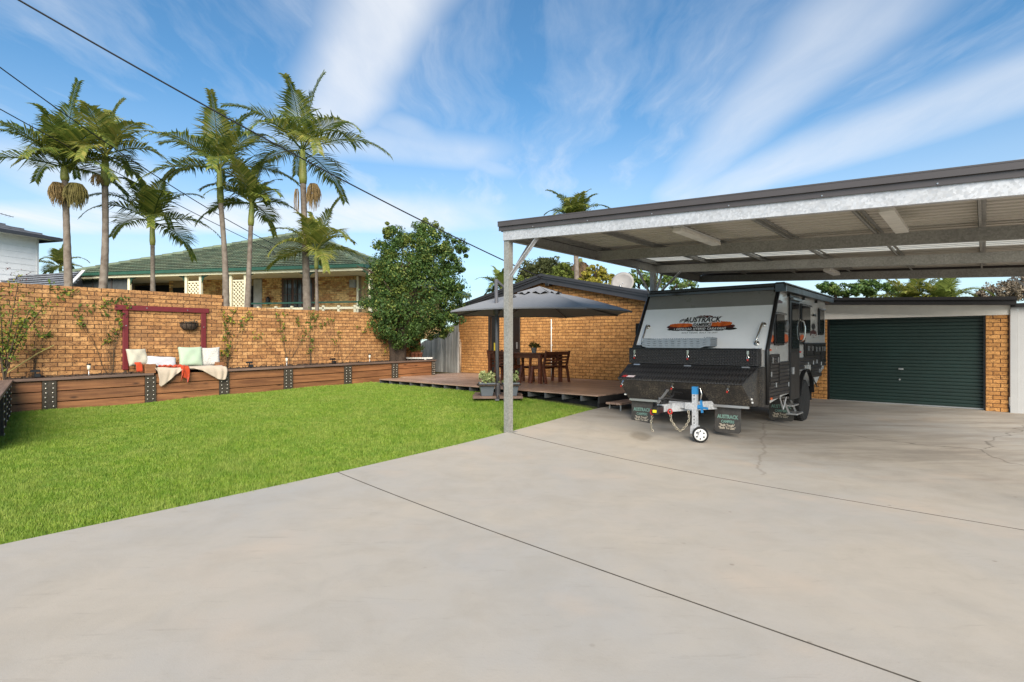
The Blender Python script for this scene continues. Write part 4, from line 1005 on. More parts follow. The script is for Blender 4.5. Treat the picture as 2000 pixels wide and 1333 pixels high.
for (x0, x1, r_) in ((-.13, -.35, .12), (.12, .3, .13), (.0, .05, .09)):
    m.tube([(x0 * .8, 0, -.1), (x0, 0, .5), (x1 * .8, .1, 1.2), (x1 * 1.6, .15, 2.2), (x1 * 2, .1, 3.1)], [r_ * 1.25, r_, r_ * .8, r_ * .5, r_ * .2], 10)
rr = random.Random(4)
for k in range(16):
    z = rr.uniform(.7, 2.6); t_ = rr.uniform(0, 6.28); L = rr.uniform(.7, 1.3); m.tube([(0, 0, z), (L * .5 * math.cos(t_), L * .5 * math.sin(t_), z + .35), (L * math.cos(t_), L * math.sin(t_), z + .6)], [.045, .03, .012], 6)
m.build('trunk', M_bark, tree, True)
s_ = TY / F
blobs = [(rel(815, 575), (1.45, 1.4, 1.25), 150), (rel(795, 500), (1.1, 1.0, .85), 80), (rel(855, 505), (.85, .8, .8), 60), (rel(765, 470), (.5, .5, .5), 22), (rel(835, 462), (.55, .5, .45), 26), (rel(885, 495), (.45, .45, .42), 18),
         (rel(750, 600), (.75, .7, .6), 40), (rel(725, 622), (.4, .4, .22), 14), (rel(775, 650), (.85, .8, .42), 40), (rel(865, 600), (.7, .7, .7), 40), (rel(840, 645), (.7, .7, .35), 28), (rel(790, 668), (.4, .4, .2), 10),
         (rel(752, 545), (.55, .5, .55), 28), (rel(880, 550), (.5, .5, .5), 24)]
leafcloud(tree, blobs, 52000, .075, M_leaf, seed=2)
leafcloud(tree, [(rel(770, 455), (.4, .4, .4), 14), (rel(840, 448), (.45, .4, .3), 16), (rel(800, 500), (.9, .9, .7), 30), (rel(880, 490), (.4, .4, .35), 12), (rel(760, 540), (.5, .6, .5), 20), (rel(790, 590), (.9, 1.2, .6), 24)], 9000, .07, M_leafl, name='crown_highlights', seed=5)  # paler leaves paint the light catching the crown's top and left
# pots behind the tree, and the pale shelf they stand on
for i, x in enumerate((806, 813.5, 821)):
    Yp = TY + .55; p_ = at(x, 699, Yp)
    t_ = thing('terracotta_pot', 'terracotta pot of leafy green plant behind the round tree', 'potted plant', (p_.x, Yp, p_.z), 0, 'terracotta pots on the shelf')
    m = MB(); m.lathe([(.05, 0), (.07, .13), (.08, .13), (.08, .16), (.07, .16)], 12); m.build('pot', pmat('terracotta_%d' % i, (.36, .13, .07), .8), t_, True)
    sprigs('leaves', t_, [(random.uniform(-.07, .07), random.uniform(-.05, .05), .24 + random.random() * .12) for _ in range(8)], M_leaf, 9, (.03, .03, .03), .08)
p_ = at(786, 698, TY + .55); m = MB(); m.bbox(-1.1, .95, -.12, .14, -.05, -.003); m.box(-.9, -.84, -.1, .1, -.5, -.051); m.box(.7, .76, -.1, .1, -.5, -.051); o = m.build('shelf', M_offwhite); o.location = p_; tag(o, 'pale timber shelf behind the round tree holding the pots', 'shelf')
# ------------------------------------------------------------------ garage with green roller door
GB = 15.69; ga0, ga1 = a_at(1616, GB), a_at(1924.4, GB); gp1 = a_at(1970.5, GB)
X, Y = gl((ga0 + ga1) / 2, GB); hwg = (ga1 - ga0) / 2; gcx = (ga0 + ga1) / 2
gar = thing('garage', 'garage with dark green roller door, brick piers and sloping black roof edge', 'garage', (X, Y, .02), G)
DH = 2.04
pw = gp1 - ga1
m = MB(); m.box(hwg, hwg + pw, .006, .25, -.1, 2.05); m.box(-hwg - 3.2, -hwg, .006, .25, -.1, 2.05); m.box(-hwg - 3.2, hwg + 3, 5, 5.2, -.1, 2.3); m.build('pier_core', M_mortar, gar)
brick_face(gar, hwg + .002, hwg + pw, -.005, 2.05, 0, M_brick2, seed=21)
brick_face(gar, -hwg - 1.4, -hwg - .002, -.005, 2.05, 0, M_brick2, seed=22, limit=120, rank=lambda q: -q[0])
# roller door: ribbed curtain
M_green = pmat('roller_green', (.017, .038, .033), .42, var=.12, vs_=2)
nr = 26; rh = DH / nr
for k in range(nr):
    m = MB(); z = k * rh + .04
    prof = [(0, z), (-.012, z + rh * .12), (-.014, z + rh * .5), (-.012, z + rh * .86), (0, z + rh * .985)]
    vv = [(x, .12 + y_, zz_) for x in (-hwg, hwg) for (y_, zz_) in prof]
    m.add(vv, [(i, i + 5, i + 6, i + 1) for i in range(4)]); m.build('door_rib', M_green, gar)
m = MB(); m.box(-hwg, hwg, .10, .135, .012, .04); m.build('bottom_rail', M_alu, gar)
m = MB(); m.box(-hwg, hwg, .16, .18, .0, DH + .05); m.build('door_backing', M_dark, gar)
m = MB(); m.box(-hwg, hwg, -.02, .3, -.06, .008); m.build('threshold', M_conc, gar)
for s in (-1, 1): m = MB(); m.box(s * hwg - .03, s * hwg + .03, .02, .11, .0, DH + .04); m.build('door_track', M_black, gar)
m = MB(); m.bbox(-.05, .05, .08, .105, .83, .87); m.lathe([(.02, 0), (.02, .02)], 10, RX, (-.02, .105, .60)); m.build('door_lock', M_alu, gar)
# white fascia board, tapering, then the black roof edge
gx0, gx1 = -hwg - 3.2, hwg + pw + .02
fz = lambda x: 2.27 - .02 + (hwg + pw - x) * .047
m = MB(); m.hexa([(gx0, -.02, 2.05), (gx1, -.02, 2.05), (gx1, .1, 2.05), (gx0, .1, 2.05), (gx0, -.02, fz(gx0) + .02), (gx1, -.02, fz(gx1) + .02), (gx1, .1, fz(gx1) + .02), (gx0, .1, fz(gx0) + .02)])
m.build('fascia_board', M_offwhite, gar)
m = MB(); rz0, rz1 = fz(gx0), fz(gx1 + .12)
for (y0, y1, za, zb) in ((-.24, -.20, .0, .10), (-.27, -.20, .101, .17), (-.2, -.021, .0, .015)):
    m.hexa([(gx0, y0, rz0 + za), (gx1 + .1, y0, rz1 + za), (gx1 + .1, y1, rz1 + za), (gx0, y1, rz0 + za), (gx0, y0, rz0 + zb), (gx1 + .1, y0, rz1 + zb), (gx1 + .1, y1, rz1 + zb), (gx0, y1, rz0 + zb)])
m.build('gutter', pmat('roof_black', (.008, .007, .008), .6), gar)
m = MB(); m.hexa([(gx0, -.199, rz0 + .12), (gx1 + .1, -.199, rz1 + .12), (gx1 + .1, 5.2, rz1 + .12), (gx0, 5.2, rz0 + .12), (gx0, -.199, rz0 + .15), (gx1 + .1, -.199, rz1 + .15), (gx1 + .1, 5.2, rz1 + .15), (gx0, 5.2, rz0 + .15)]); m.build('roof_sheet', M_galvd, gar)
# white clad side wall to the right of the pier
X, Y = gl(gp1 + .02, GB)
ww = thing('white_wall', 'white clad wall with dark gutter beside the garage pier', 'wall', (X, Y, 0), G)
M_clw = pmat('cladding_white', (.46, .465, .47), .5, var=.04)
m = MB(); m.box(.004, .12, -.06, .2, -.05, 2.22); m.build('corner_post', M_clw, ww)
m = MB(); m.box(.122, 3, -.045, .2, -.05, 2.22); m.build('cladding', M_clw, ww)
m = MB(); m.box(.004, 3, -.14, .25, 2.222, 2.30); m.build('gutter', MATS['roof_black'], ww)
# ------------------------------------------------------------------ carport
CRZ = R(-40.3); cc_, cs_ = math.cos(CRZ), -math.sin(CRZ)
def cl_(p, q): return (cc_ * p + cs_ * q, -cs_ * p + cc_ * q)
P0, P1 = -5.63, 1.15; Q = [6.49, 9.2, 11.75, 14.3]; ZB = 3.06; SLP = .052
X, Y = cl_(P0, Q[0])
cp = thing('carport', 'open galvanised steel carport with dark fascia over the caravan', 'carport', (X, Y, 0), CRZ)
zl_ = lambda x: ZB - SLP * x                       # x local from the left post
W_ = P1 - P0; q = [k - Q[0] for k in Q]
def sb(x0, x1, y0, y1, za, zb, mb):                 # bar that follows the roof fall
    mb.hexa([(x0, y0, zl_(x0) + za), (x1, y0, zl_(x1) + za), (x1, y1, zl_(x1) + za), (x0, y1, zl_(x0) + za), (x0, y0, zl_(x0) + zb), (x1, y0, zl_(x1) + zb), (x1, y1, zl_(x1) + zb), (x0, y1, zl_(x0) + zb)])
for i, y in enumerate(q):
    m = MB(); hgt = .15 if i == 0 else .17
    sb(-.05, W_, y - .008, y + .008, 0, hgt, m); sb(-.05, W_, y + .008, y + .06, 0, .008, m); sb(-.05, W_, y + .008, y + .06, hgt - .008, hgt, m)
    m.build('beam', M_galv if i == 0 else M_galvd, cp)
for xx in (-.05, W_):
    m = MB(); z_ = zl_(xx); m.box(xx - .008, xx + .008, .062, q[3] - .01, z_ - .0, z_ + .17); m.box(xx + .008, xx + .06, .062, q[3] - .01, z_, z_ + .008); m.build('side_beam', M_galvd, cp)
m = MB(); m.box(-.1, -.062, .0, q[3] + .1, zl_(-.1) + .14, zl_(-.1) + .27); m.build('side_fascia', M_char, cp)
for k in range(7):
    x = .05 + k * (W_ - .1) / 6
    m = MB(); z_ = zl_(x) + .172
    m.box(x - .045, x - .012, .01, q[3], z_, z_ + .006); m.box(x - .045, x - .040, .01, q[3], z_, z_ + .07); m.box(x - .012, x + .03, .01, q[3], z_ + .06, z_ + .066); m.build('purlin', M_galvd, cp)
# roof sheets: ribbed, ribs run with the fall; one translucent strip
def sheet(y0, y1, mat, name, dz=0):
    n = int(round((y1 - y0) / .19)); m = MB(); prof = []
    for k in range(n):
        y = y0 + k * .19
        for dy, dz_ in ((0, 0), (.085, 0), (.095, .06), (.18, .06)): prof.append((y + dy, dz_))
    prof.append((y1, 0)); zo = .244 + dz
    vv = [(x, y, zl_(x) + zo + h) for x in (-.12, W_ + .15) for (y, h) in prof]; nn = len(prof)
    m.add(vv, [(i, i + nn, i + nn + 1, i + 1) for i in range(nn - 1)]); return m.build(name, mat, cp)
M_sheet = pmat('roof_underside', (.56, .52, .45), .5, .0, var=.1, vs_=2)
M_skyl, t, b = newmat('skylight_sheet')
tr = N(t, 'ShaderNodeBsdfTranslucent'); tr.inputs[0].default_value = (.80, .78, .70, 1); b.inputs['Base Color'].default_value = (.6, .58, .5, 1); b.inputs['Roughness'].default_value = .3
mx = N(t, 'ShaderNodeMixShader'); mx.inputs[0].default_value = .75; t.links.new(b.outputs[0], mx.inputs[1]); t.links.new(tr.outputs[0], mx.inputs[2]); t.links.new(mx.outputs[0], t.nodes['Material Output'].inputs[0])
sheet(-.02, -.02 + .19 * 23, M_sheet, 'roof_sheet'); sheet(-.02 + .19 * 23, -.02 + .19 * 27, M_skyl, 'skylight_sheet'); sheet(-.02 + .19 * 27, -.02 + .19 * 43, M_sheet, 'roof_sheet')
m = MB(); sb(-.12, W_ + .15, q[3] + .33, q[3] + .35, .10, .30, m); m.build('rear_fascia', M_char, cp)
# folded dark fascia along the front
m = MB()
for (y0, y1, za, zb) in ((-.03, -.012, .148, .21), (-.055, -.012, .212, .285), (-.058, -.056, .276, .29)): sb(-.12, W_ + .15, y0, y1, za, zb, m)
sb(-.12, W_ + .15, -.055, .1, .286, .292, m)
m.build('front_fascia', M_char, cp)
for k in range(7): x = .55 + k * .95; m = MB(); m.lathe([(.009, 0), (.006, .006)], 8, RX, (x, -.0302, zl_(x) + .165)); m.build('screw', M_alu, cp)
def cpost(x, y, name='post'):
    m = MB(); X_, Y_ = cl_(P0 + x, Q[0] + y); g0 = gz(X_, Y_); z1 = zl_(x) + (.13 if y < 1 else 0)
    y0 = y + (.012 if y < 1 else 0)
    for (a0, a1, b0, b1) in ((-.05, .05, 0, .012), (-.05, -.038, .012, .09), (.038, .05, .012, .09), (-.05, -.02, .09, .1), (.02, .05, .09, .1)): m.box(x + a0, x + a1, y0 + b0, y0 + b1, g0 - .02, z1)
    m.bbox(x - .02, x + .12, y0 - .02, y0 + .13, g0 - .01, g0 + .008, .003)
    return m.build(name, M_galvd, cp)
cpost(0, 0); cpost(0.1, 4.75); cpost(W_ - .1, 0); cpost(W_ - .1, q[3] - .12)
def brace(p0, p1): m = MB(); m.bar(p0, p1, .012, .06, (0, 1, 0)); m.bar(Vector(p0) + Vector((0, .03, 0)), Vector(p1) + Vector((0, .03, 0)), .04, .012, (0, 1, 0)); m.build('brace', M_galv, cp)
brace((.03, .05, 2.50), (.56, .05, 3.06 - SLP * .5))
brace((.0, .10, 2.50), (-.03, .60, 3.05)); brace((.1, 4.85, 2.45), (.02, 5.4, 3.05)); brace((.1, 4.75, 2.45), (.02, 4.2, 3.05)); brace((.12, 4.8, 2.45), (.7, 4.85, 3.0))
brace((W_ - .12, q[3] - .06, zl_(W_) - .62), (W_ - .75, q[3] - .06, zl_(W_ - .75) - .005)); brace((W_ - .1, .1, zl_(W_) - .6), (W_ - .05, .7, zl_(W_) - .02))
# batten lights fixed under the purlins
def batten(x, y0, y1, lab):
    X_, Y_ = cl_(P0 + x, Q[0] + (y0 + y1) / 2); z_ = zl_(x) + .04
    t_ = thing('batten_light', lab, 'light', (X_, Y_, z_), CRZ, 'batten lights under the carport roof')
    L = (y1 - y0) / 2
    m = MB(); m.bbox(-.07, .07, -L, L, .0, .055, .015); m.build('diffuser', pmat('diffuser_%d' % int(x * 10), (.80, .77, .70), .4), t_)
    m = MB(); m.box(-.05, .05, -L - .02, L + .02, .0555, .08); m.build('housing', M_white, t_)
batten(2.5, .6, 2.05, 'unlit white batten light under the carport roof near the left post'); batten(4.85, .45, 1.95, 'unlit white batten light under the carport roof toward the white wall'); batten(3.2, 6.2, 7.2, 'unlit white batten light at the back of the carport')
# ------------------------------------------------------------------ off-road caravan
CVX, CVY = cl_(-3.71, 9.15)
cv = thing('caravan', 'black and white off-road caravan with checker-plate front box parked under the carport', 'caravan', (CVX, CVY, .02), CRZ)
HW = 1.15
M_cvw = pmat('caravan_white', (.88, .88, .88), .22, var=.03, coat=.3); M_cvg = pmat('caravan_grey', (.235, .23, .215), .3, var=.05, coat=.2)
M_cvs = pmat('caravan_side', (.55, .54, .52), .22, var=.04, coat=.3)
# checker plate: raised diamonds in the bump
M_chk, t, b = newmat('checker_plate')
tc = N(t, 'ShaderNodeTexCoord').outputs['Object']
sp_ = N(t, 'ShaderNodeSeparateXYZ'); t.links.new(tc, sp_.inputs[0])
vv_ = mth(t, 'SUBTRACT', sp_.outputs[2], mth(t, 'MULTIPLY', sp_.outputs[1], .7))
def dia(sign, ph):
    a1 = mth(t, 'ADD', sp_.outputs[0], mth(t, 'MULTIPLY', vv_, sign)); a2 = mth(t, 'SUBTRACT', sp_.outputs[0], mth(t, 'MULTIPLY', vv_, sign))
    s1 = mth(t, 'ABSOLUTE', mth(t, 'SINE', mth(t, 'ADD', mth(t, 'MULTIPLY', a1, 62.8), ph))); s2 = mth(t, 'ABSOLUTE', mth(t, 'SINE', mth(t, 'ADD', mth(t, 'MULTIPLY', a2, 62.8), ph)))
    return mth(t, 'MULTIPLY', mth(t, 'POWER', s1, 6.0), mth(t, 'POWER', s2, 1.2))
dd_ = mth(t, 'MAXIMUM', dia(1, 0), dia(-1, 1.57))
mud = noise(t, wpos(t), 3.0, 6, .7); mud2 = noise(t, wpos(t), 55, 4, .7)
lowm = N(t, 'ShaderNodeMapRange'); t.links.new(sp_.outputs[2], lowm.inputs[0]); lowm.inputs[1].default_value = 1.15; lowm.inputs[2].default_value = .55
mm_ = mth(t, 'MULTIPLY', mth(t, 'MULTIPLY', lowm.outputs[0], ramp(t, mud2, [(.52, 0.0), (.62, 1.0)])), ramp(t, mud, [(.38, 0.0), (.62, .8)]))
c = mixc(t, mth(t, 'MULTIPLY', dd_, .8), (.013, .013, .014), (.085, .085, .09)); c = mixc(t, mm_, c, (.20, .165, .12))
t.links.new(c, b.inputs['Base Color']); b.inputs['Roughness'].default_value = .34; b.inputs['Metallic'].default_value = .2
setbump(t, b, dd_, .9, .012)
M_mud, t, b = newmat('black_muddy'); p = wpos(t)
n1 = noise(t, p, 2.5, 5, .7); n2 = noise(t, p, 48, 4, .7); n3 = noise(t, p, 130, 3, .7)
c = mixc(t, mth(t, 'MULTIPLY', ramp(t, n1, [(.36, 0.0), (.62, 1.0)]), ramp(t, n2, [(.46, 0.0), (.64, .9)])), (.022, .020, .019), (.17, .14, .10))
c = mixc(t, ramp(t, n3, [(.66, 0.0), (.72, .5)]), c, (.22, .19, .15))
t.links.new(c, b.inputs['Base Color']); b.inputs['Roughness'].default_value = .5
# body shell
fy0, fz0, fy1, fz1 = 0.0, 1.34, .60, 2.33
prof = [(.0, .50), (.0, 1.34), (.60, 2.33), (.64, 2.40), (4.02, 2.37), (4.10, 2.28), (4.10, 1.02), (3.35, .66), (2.83, .62), (2.83, .95), (1.93, .95), (1.93, .60), (.9, .58)]
m = MB(); m.prism(prof, -HW + .01, HW - .01, 'x'); fix_normals(m.build('body', M_cvs, cv))
# sloping front panel: white below, grey band above
nrm_ = Vector((0, -(fz1 - fz0), fy1 - fy0)).normalized(); up_ = Vector((0, fy1 - fy0, fz1 - fz0)).normalized(); PLN = math.hypot(fy1 - fy0, fz1 - fz0)
def fp(x, s, off=0.0): return Vector((x, fy0, fz0)) + up_ * s + nrm_ * off
def fpanel(x0, x1, s0, s1, o0, o1, name, mat):
    m = MB(); m.hexa([fp(x0, s0, o0), fp(x1, s0, o0), fp(x1, s1, o0), fp(x0, s1, o0), fp(x0, s0, o1), fp(x1, s0, o1), fp(x1, s1, o1), fp(x0, s1, o1)]); return fix_normals(m.build(name, mat, cv))
fpanel(-HW + .03, HW - .03, 0, PLN * .735, .002, .012, 'front_panel', M_cvw); fpanel(-HW + .03, HW - .03, PLN * .735 + .001, PLN, .002, .012, 'front_band', M_cvg)
# black corner trims following the slope on both sides
for s in (-1, 1):
    m = MB(); pth = [(s * (HW - .005), -.012, .50), (s * (HW - .005), -.012, 1.33), fp(s * (HW - .005), 0, .012), fp(s * (HW - .005), PLN * .45, .012), fp(s * (HW - .005), PLN * .8, .010), fp(s * (HW - .005), PLN, .0), (s * (HW - .005), .68, 2.39)]
    m.tube(pth, .033, 10); m.build('corner_trim', M_black, cv, True)
# top frame and roof
m = MB(); m.bbox(-HW - .0, HW + .0, .52, .66, 2.325, 2.385, .02); m.build('front_rail', M_blackgloss, cv)
m = MB(); m.bbox(-HW + .01, HW - .01, .56, .72, 2.388, 2.44, .02); m.build('roof_lip', M_black, cv)
m = MB(); m.bbox(-HW + .02, HW - .02, .722, 4.06, 2.375, 2.435, .03); m.build('roof', pmat('roof_dark', (.10, .10, .10), .4), cv)
m = MB(); m.bbox(-.3, .3, 1.6, 2.2, 2.437, 2.52, .04); m.build('roof_vent', M_offwhite, cv)
m = MB(); m.bbox(-.9, .9, 2.6, 3.7, 2.437, 2.47, .02); m.build('solar_panel', M_blackgloss, cv)
# awning on the door side
m = MB(); m.bbox(HW + .002, HW + .125, .55, 4.28, 2.30, 2.415, .025); aw = m.build('awning', M_black, cv)
m = MB(); m.bbox(HW - .045, HW + .14, .46, .548, 2.285, 2.44, .03); m.build('awning_end_cap', M_blackgloss, aw)
m = MB(); m.bbox(HW + .01, HW + .13, .56, 4.27, 2.417, 2.435, .008); m.build('awning_lid', pmat('awning_silver', (.45, .46, .44), .25, .6), aw)
for y in (1.1, 2.1, 3.1): m = MB(); m.box(HW + .003, HW + .05, y, y + .04, 2.245, 2.299); m.build('awning_bracket', M_black, aw)
# upper tool box on the front
m = MB(); m.bbox(-1.12, 1.07, -.235, -.036, 1.10, 1.355, .008); tbx = m.build('upper_toolbox', M_chk, cv)
m = MB(); m.box(-1.125, 1.075, -.242, -.034, 1.3555, 1.372); m.build('toolbox_lid', M_black, tbx)
# lower box: sloped checker lid, face falling back, chamfered ends
YR, ZR = -.66, .86
m = MB(); xl, xr_ = -1.13, 1.08; c_ = .20
tri = [(xl, -.235, 1.085), (xr_, -.235, 1.085), (xr_ - c_ * .5, YR, ZR), (xl + c_ * .15, YR, ZR)]
m.add([*tri, *[(x, y, z - .03) for x, y, z in tri]], [(0, 3, 2, 1), (4, 5, 6, 7), (0, 1, 5, 4), (1, 2, 6, 5), (2, 3, 7, 6), (3, 0, 4, 7)])
fix_normals(m.build('lower_toolbox_lid', M_chk, cv))
m = MB()
bt = [(xl + .02, -.20, .50), (xr_ + .0, -.20, .50), (xr_ - .02, -.42, .50), (xl + .1, -.42, .50)]; tp2 = [(xl + .01, -.24, 1.05), (xr_ - .01, -.24, 1.05), (xr_ - c_ * .5 - .01, YR + .012, ZR - .032), (xl + c_ * .15 + .01, YR + .012, ZR - .032)]
m.hexa([bt[3], bt[2], bt[1], bt[0], tp2[3], tp2[2], tp2[1], tp2[0]]); fix_normals(m.build('lower_toolbox', M_mud, cv))
m = MB(); m.box(xl + .03, xr_ + .05, -.20, -.002, .48, 1.09); m.build('toolbox_back', M_mud, cv)
m = MB(); m.box(-1.0, 1.0, -.44, -.40, .462, .497); m.build('stone_guard_rail', M_alu, cv)
# dark plate set proud, imitating the shaded notch behind the jockey post
def face(x, s, off): a_ = Vector((x, YR + .012, ZR - .032)); b_ = Vector((x, -.42, .50)); d_ = (b_ - a_); n_ = Vector((0, d_.z, -d_.y)).normalized(); n_ = n_ if n_.y < 0 else -n_; return a_ + d_ * s + n_ * off
m = MB(); q4 = [face(-.12, .32, .004), face(.34, .32, .004), face(.42, 1.0, .004), face(-.3, 1.0, .004)]; m.add([*q4, *[Vector(v) + Vector((0, .02, 0)) for v in q4]], [(0, 1, 2, 3), (7, 6, 5, 4), (0, 4, 5, 1), (1, 5, 6, 2), (2, 6, 7, 3), (3, 7, 4, 0)]); fix_normals(m.build('notch_shade_plate', M_blackgloss, cv))
# latches with red padlock tabs
M_redp = pmat('red_plastic', (.50, .03, .02), .4)
def latch(pos, tilt):
    Mx = Matrix.Rotation(tilt, 3, 'X'); P_ = Vector(pos)
    m = MB(); m.obox(P_, (.035, .012, .05), Mx); m.obox(P_ + Mx @ Vector((0, -.006, -.045)), (.022, .014, .05), Mx); m.tube([P_ + Mx @ Vector((.018 * math.cos(t_), -.012, -.08 + .022 * math.sin(t_))) for t_ in [i * .7854 for i in range(8)]], .0045, 5, close=True); la = m.build('latch', M_steel, cv)
    m = MB(); m.obox(P_ + Mx @ Vector((.0, -.014, -.115)), (.022, .012, .03), Mx); m.build('latch_tab', M_redp, la)
for x in (-1.0, -.03, .93): latch((x, -.248, 1.31), 0)
tl_ = math.atan2(.24, -.33)
for x in (-1.0, -.1, .78): latch(face(x, .03, .012), R(-35))
for x in (-.95, -.03, .9): m = MB(); m.obox((x, -.25, 1.075), (.12, .03, .02), Matrix.Rotation(R(-25), 3, 'X')); m.build('hinge', M_alu, cv)
# badge at the lid's lower left: red block with a white maker's plate
lid_up = (Vector((0, -.235, 1.085)) - Vector((0, YR, ZR))).normalized(); lid_n = Vector((0, -lid_up.z, lid_up.y))
def ML(x, s, off=.006): 
    o_ = Vector((x, YR, ZR)) + lid_up * s + lid_n * off
    return Matrix(((1, lid_up.x, lid_n.x, o_.x), (0, lid_up.y, lid_n.y, o_.y), (0, lid_up.z, lid_n.z, o_.z), (0, 0, 0, 1)))
def plate(name, poly, mat, M4, parent=cv, th=.002):
    m = MB(); n = len(poly); m.add([M4 @ Vector((x, y, 0)) for x, y in poly] + [M4 @ Vector((x, y, -th)) for x, y in poly], [tuple(range(n)), tuple(range(2 * n - 1, n - 1, -1))] + [(i, n + i, n + (i + 1) % n, (i + 1) % n) for i in range(n)]); return fix_normals(m.build(name, mat, parent))
bd = plate('badge', [(-.11, -.028), (-.03, -.028), (-.012, .028), (-.092, .028)], M_redp, ML(-.93, .06)); plate('badge_plate', [(-.025, -.028), (.11, -.028), (.125, .028), (-.008, .028)], pmat('badge_white', (.75, .62, .62), .4), ML(-.93, .06), bd)
# grab handles
for x in (-.98, .97):
    m = MB(); s0 = .12; s1 = .47; dx_ = .05 if x > 0 else -.0
    m.tube([fp(x, s0, .012), fp(x, s0, .07), fp(x + dx_ * .2, s0 + .03, .085), fp(x + dx_, s1 - .03, .085), fp(x + dx_, s1, .07), fp(x + dx_, s1, .012)], .017, 8)
    for s_, xx in ((s0, x), (s1, x + dx_)):
        a_ = fp(xx, s_, .012); m.tube([a_, fp(xx, s_, .022)], .042, 12)
    m.build('grab_handle', M_steel, cv, True)
# ---- emblem on the front panel
def MF(x, s, off=.014):
    o_ = fp(x, s, off); return Matrix(((1, up_.x, nrm_.x, o_.x), (0, up_.y, nrm_.y, o_.y), (0, up_.z, nrm_.z, o_.z), (0, 0, 0, 1)))
def brush(x0, x1, y0, y1, seed, n=46, rag=.28):
    rr = random.Random(seed); top = []; bot = []
    for i in range(n + 1):
        u_ = i / n; x = x0 + (x1 - x0) * u_; e = math.sin(math.pi * min(1, max(0, u_))) ** .35; mid = (y0 + y1) / 2; h_ = (y1 - y0) / 2 * e
        top.append((x + rr.uniform(-.004, .004), mid + h_ * (1 - rag * rr.random()))); bot.append((x + rr.uniform(-.004, .004), mid - h_ * (1 - rag * rr.random())))
    return top, bot
def strip(name, tb_, mat, M4, th=.0015):
    top, bot = tb_; n = len(top); m = MB(); m.add([M4 @ Vector((*q, 0)) for q in top] + [M4 @ Vector((*q, 0)) for q in bot], [(i, n + i, n + i + 1, i + 1) for i in range(n - 1)]); return fix_normals(m.build(name, mat, cv))
E0 = PLN * .42; EX = -.02
M_ink = pmat('decal_black', (.012, .010, .010), .4); M_org = pmat('decal_orange', (.80, .16, .02), .4, var=.1, vs_=12, col2=(.42, .06, .015)); M_dred = pmat('decal_maroon', (.09, .015, .012), .4); M_dw = pmat('decal_white', (.78, .78, .76), .4)
strip('emblem_shadow', brush(-.60, .60, -.115, .05, 1, rag=.5), M_dred, MF(EX, E0, .0135))
strip('emblem_band', brush(-.58, .64, -.125, -.035, 2, rag=.35), M_ink, MF(EX, E0, .0145))
strip('emblem_flame', brush(-.55, -.12, -.04, .05, 3, rag=.25), M_org, MF(EX, E0, .0155)); strip('emblem_flame', brush(.12, .54, -.035, .075, 4, rag=.25), M_org, MF(EX, E0, .0155))
rock, rb = brush(-.10, .20, .13, .205, 9, rag=.4); strip('emblem_rock', (rock, rb), M_dred, MF(EX, E0, .0135))
text('lettering_outline', 'AUSTRACK', .145, M_dw, cv, MF(EX + .02, E0 + .105, .0155), shear=.12, wx=.86, bold=.012); text('lettering', 'AUSTRACK', .145, M_ink, cv, MF(EX + .02, E0 + .105, .018), shear=.12, wx=.86, bold=.003)
text('lettering_outline', 'CAMPERS', .085, M_dw, cv, MF(EX + .03, E0 + .005, .0155), shear=.12, wx=.9, bold=.011); text('lettering', 'CAMPERS', .085, M_ink, cv, MF(EX + .03, E0 + .005, .018), shear=.12, wx=.9, bold=.002)
text('lettering', '\u2022 OFFROAD HYBRID CARAVANS', .062, M_dw, cv, MF(EX, E0 - .078, .0185), shear=.12, wx=.90, bold=.0012, space=1.15)
text('lettering', 'BUILT TOUGH. BUILT TO LAST', .036, M_ink, cv, MF(EX + .02, E0 - .155, .0145), wx=.95, space=1.35)
m = MB()
for k in range(7):
    t_ = R(180 - k * 30); a_, b_ = R(180 - k * 30 + 9), R(180 - k * 30 - 9)
    M4 = MF(EX - .315, E0 + .075, .017); m.add([M4 @ Vector((.025 * math.cos(a_), .025 * math.sin(a_), 0)), M4 @ Vector((.07 * math.cos(a_), .065 * math.sin(a_), 0)), M4 @ Vector((.07 * math.cos(b_), .065 * math.sin(b_), 0)), M4 @ Vector((.025 * math.cos(b_), .025 * math.sin(b_), 0))], [(3, 2, 1, 0)])
m.build('emblem_wheel', M_ink, cv)
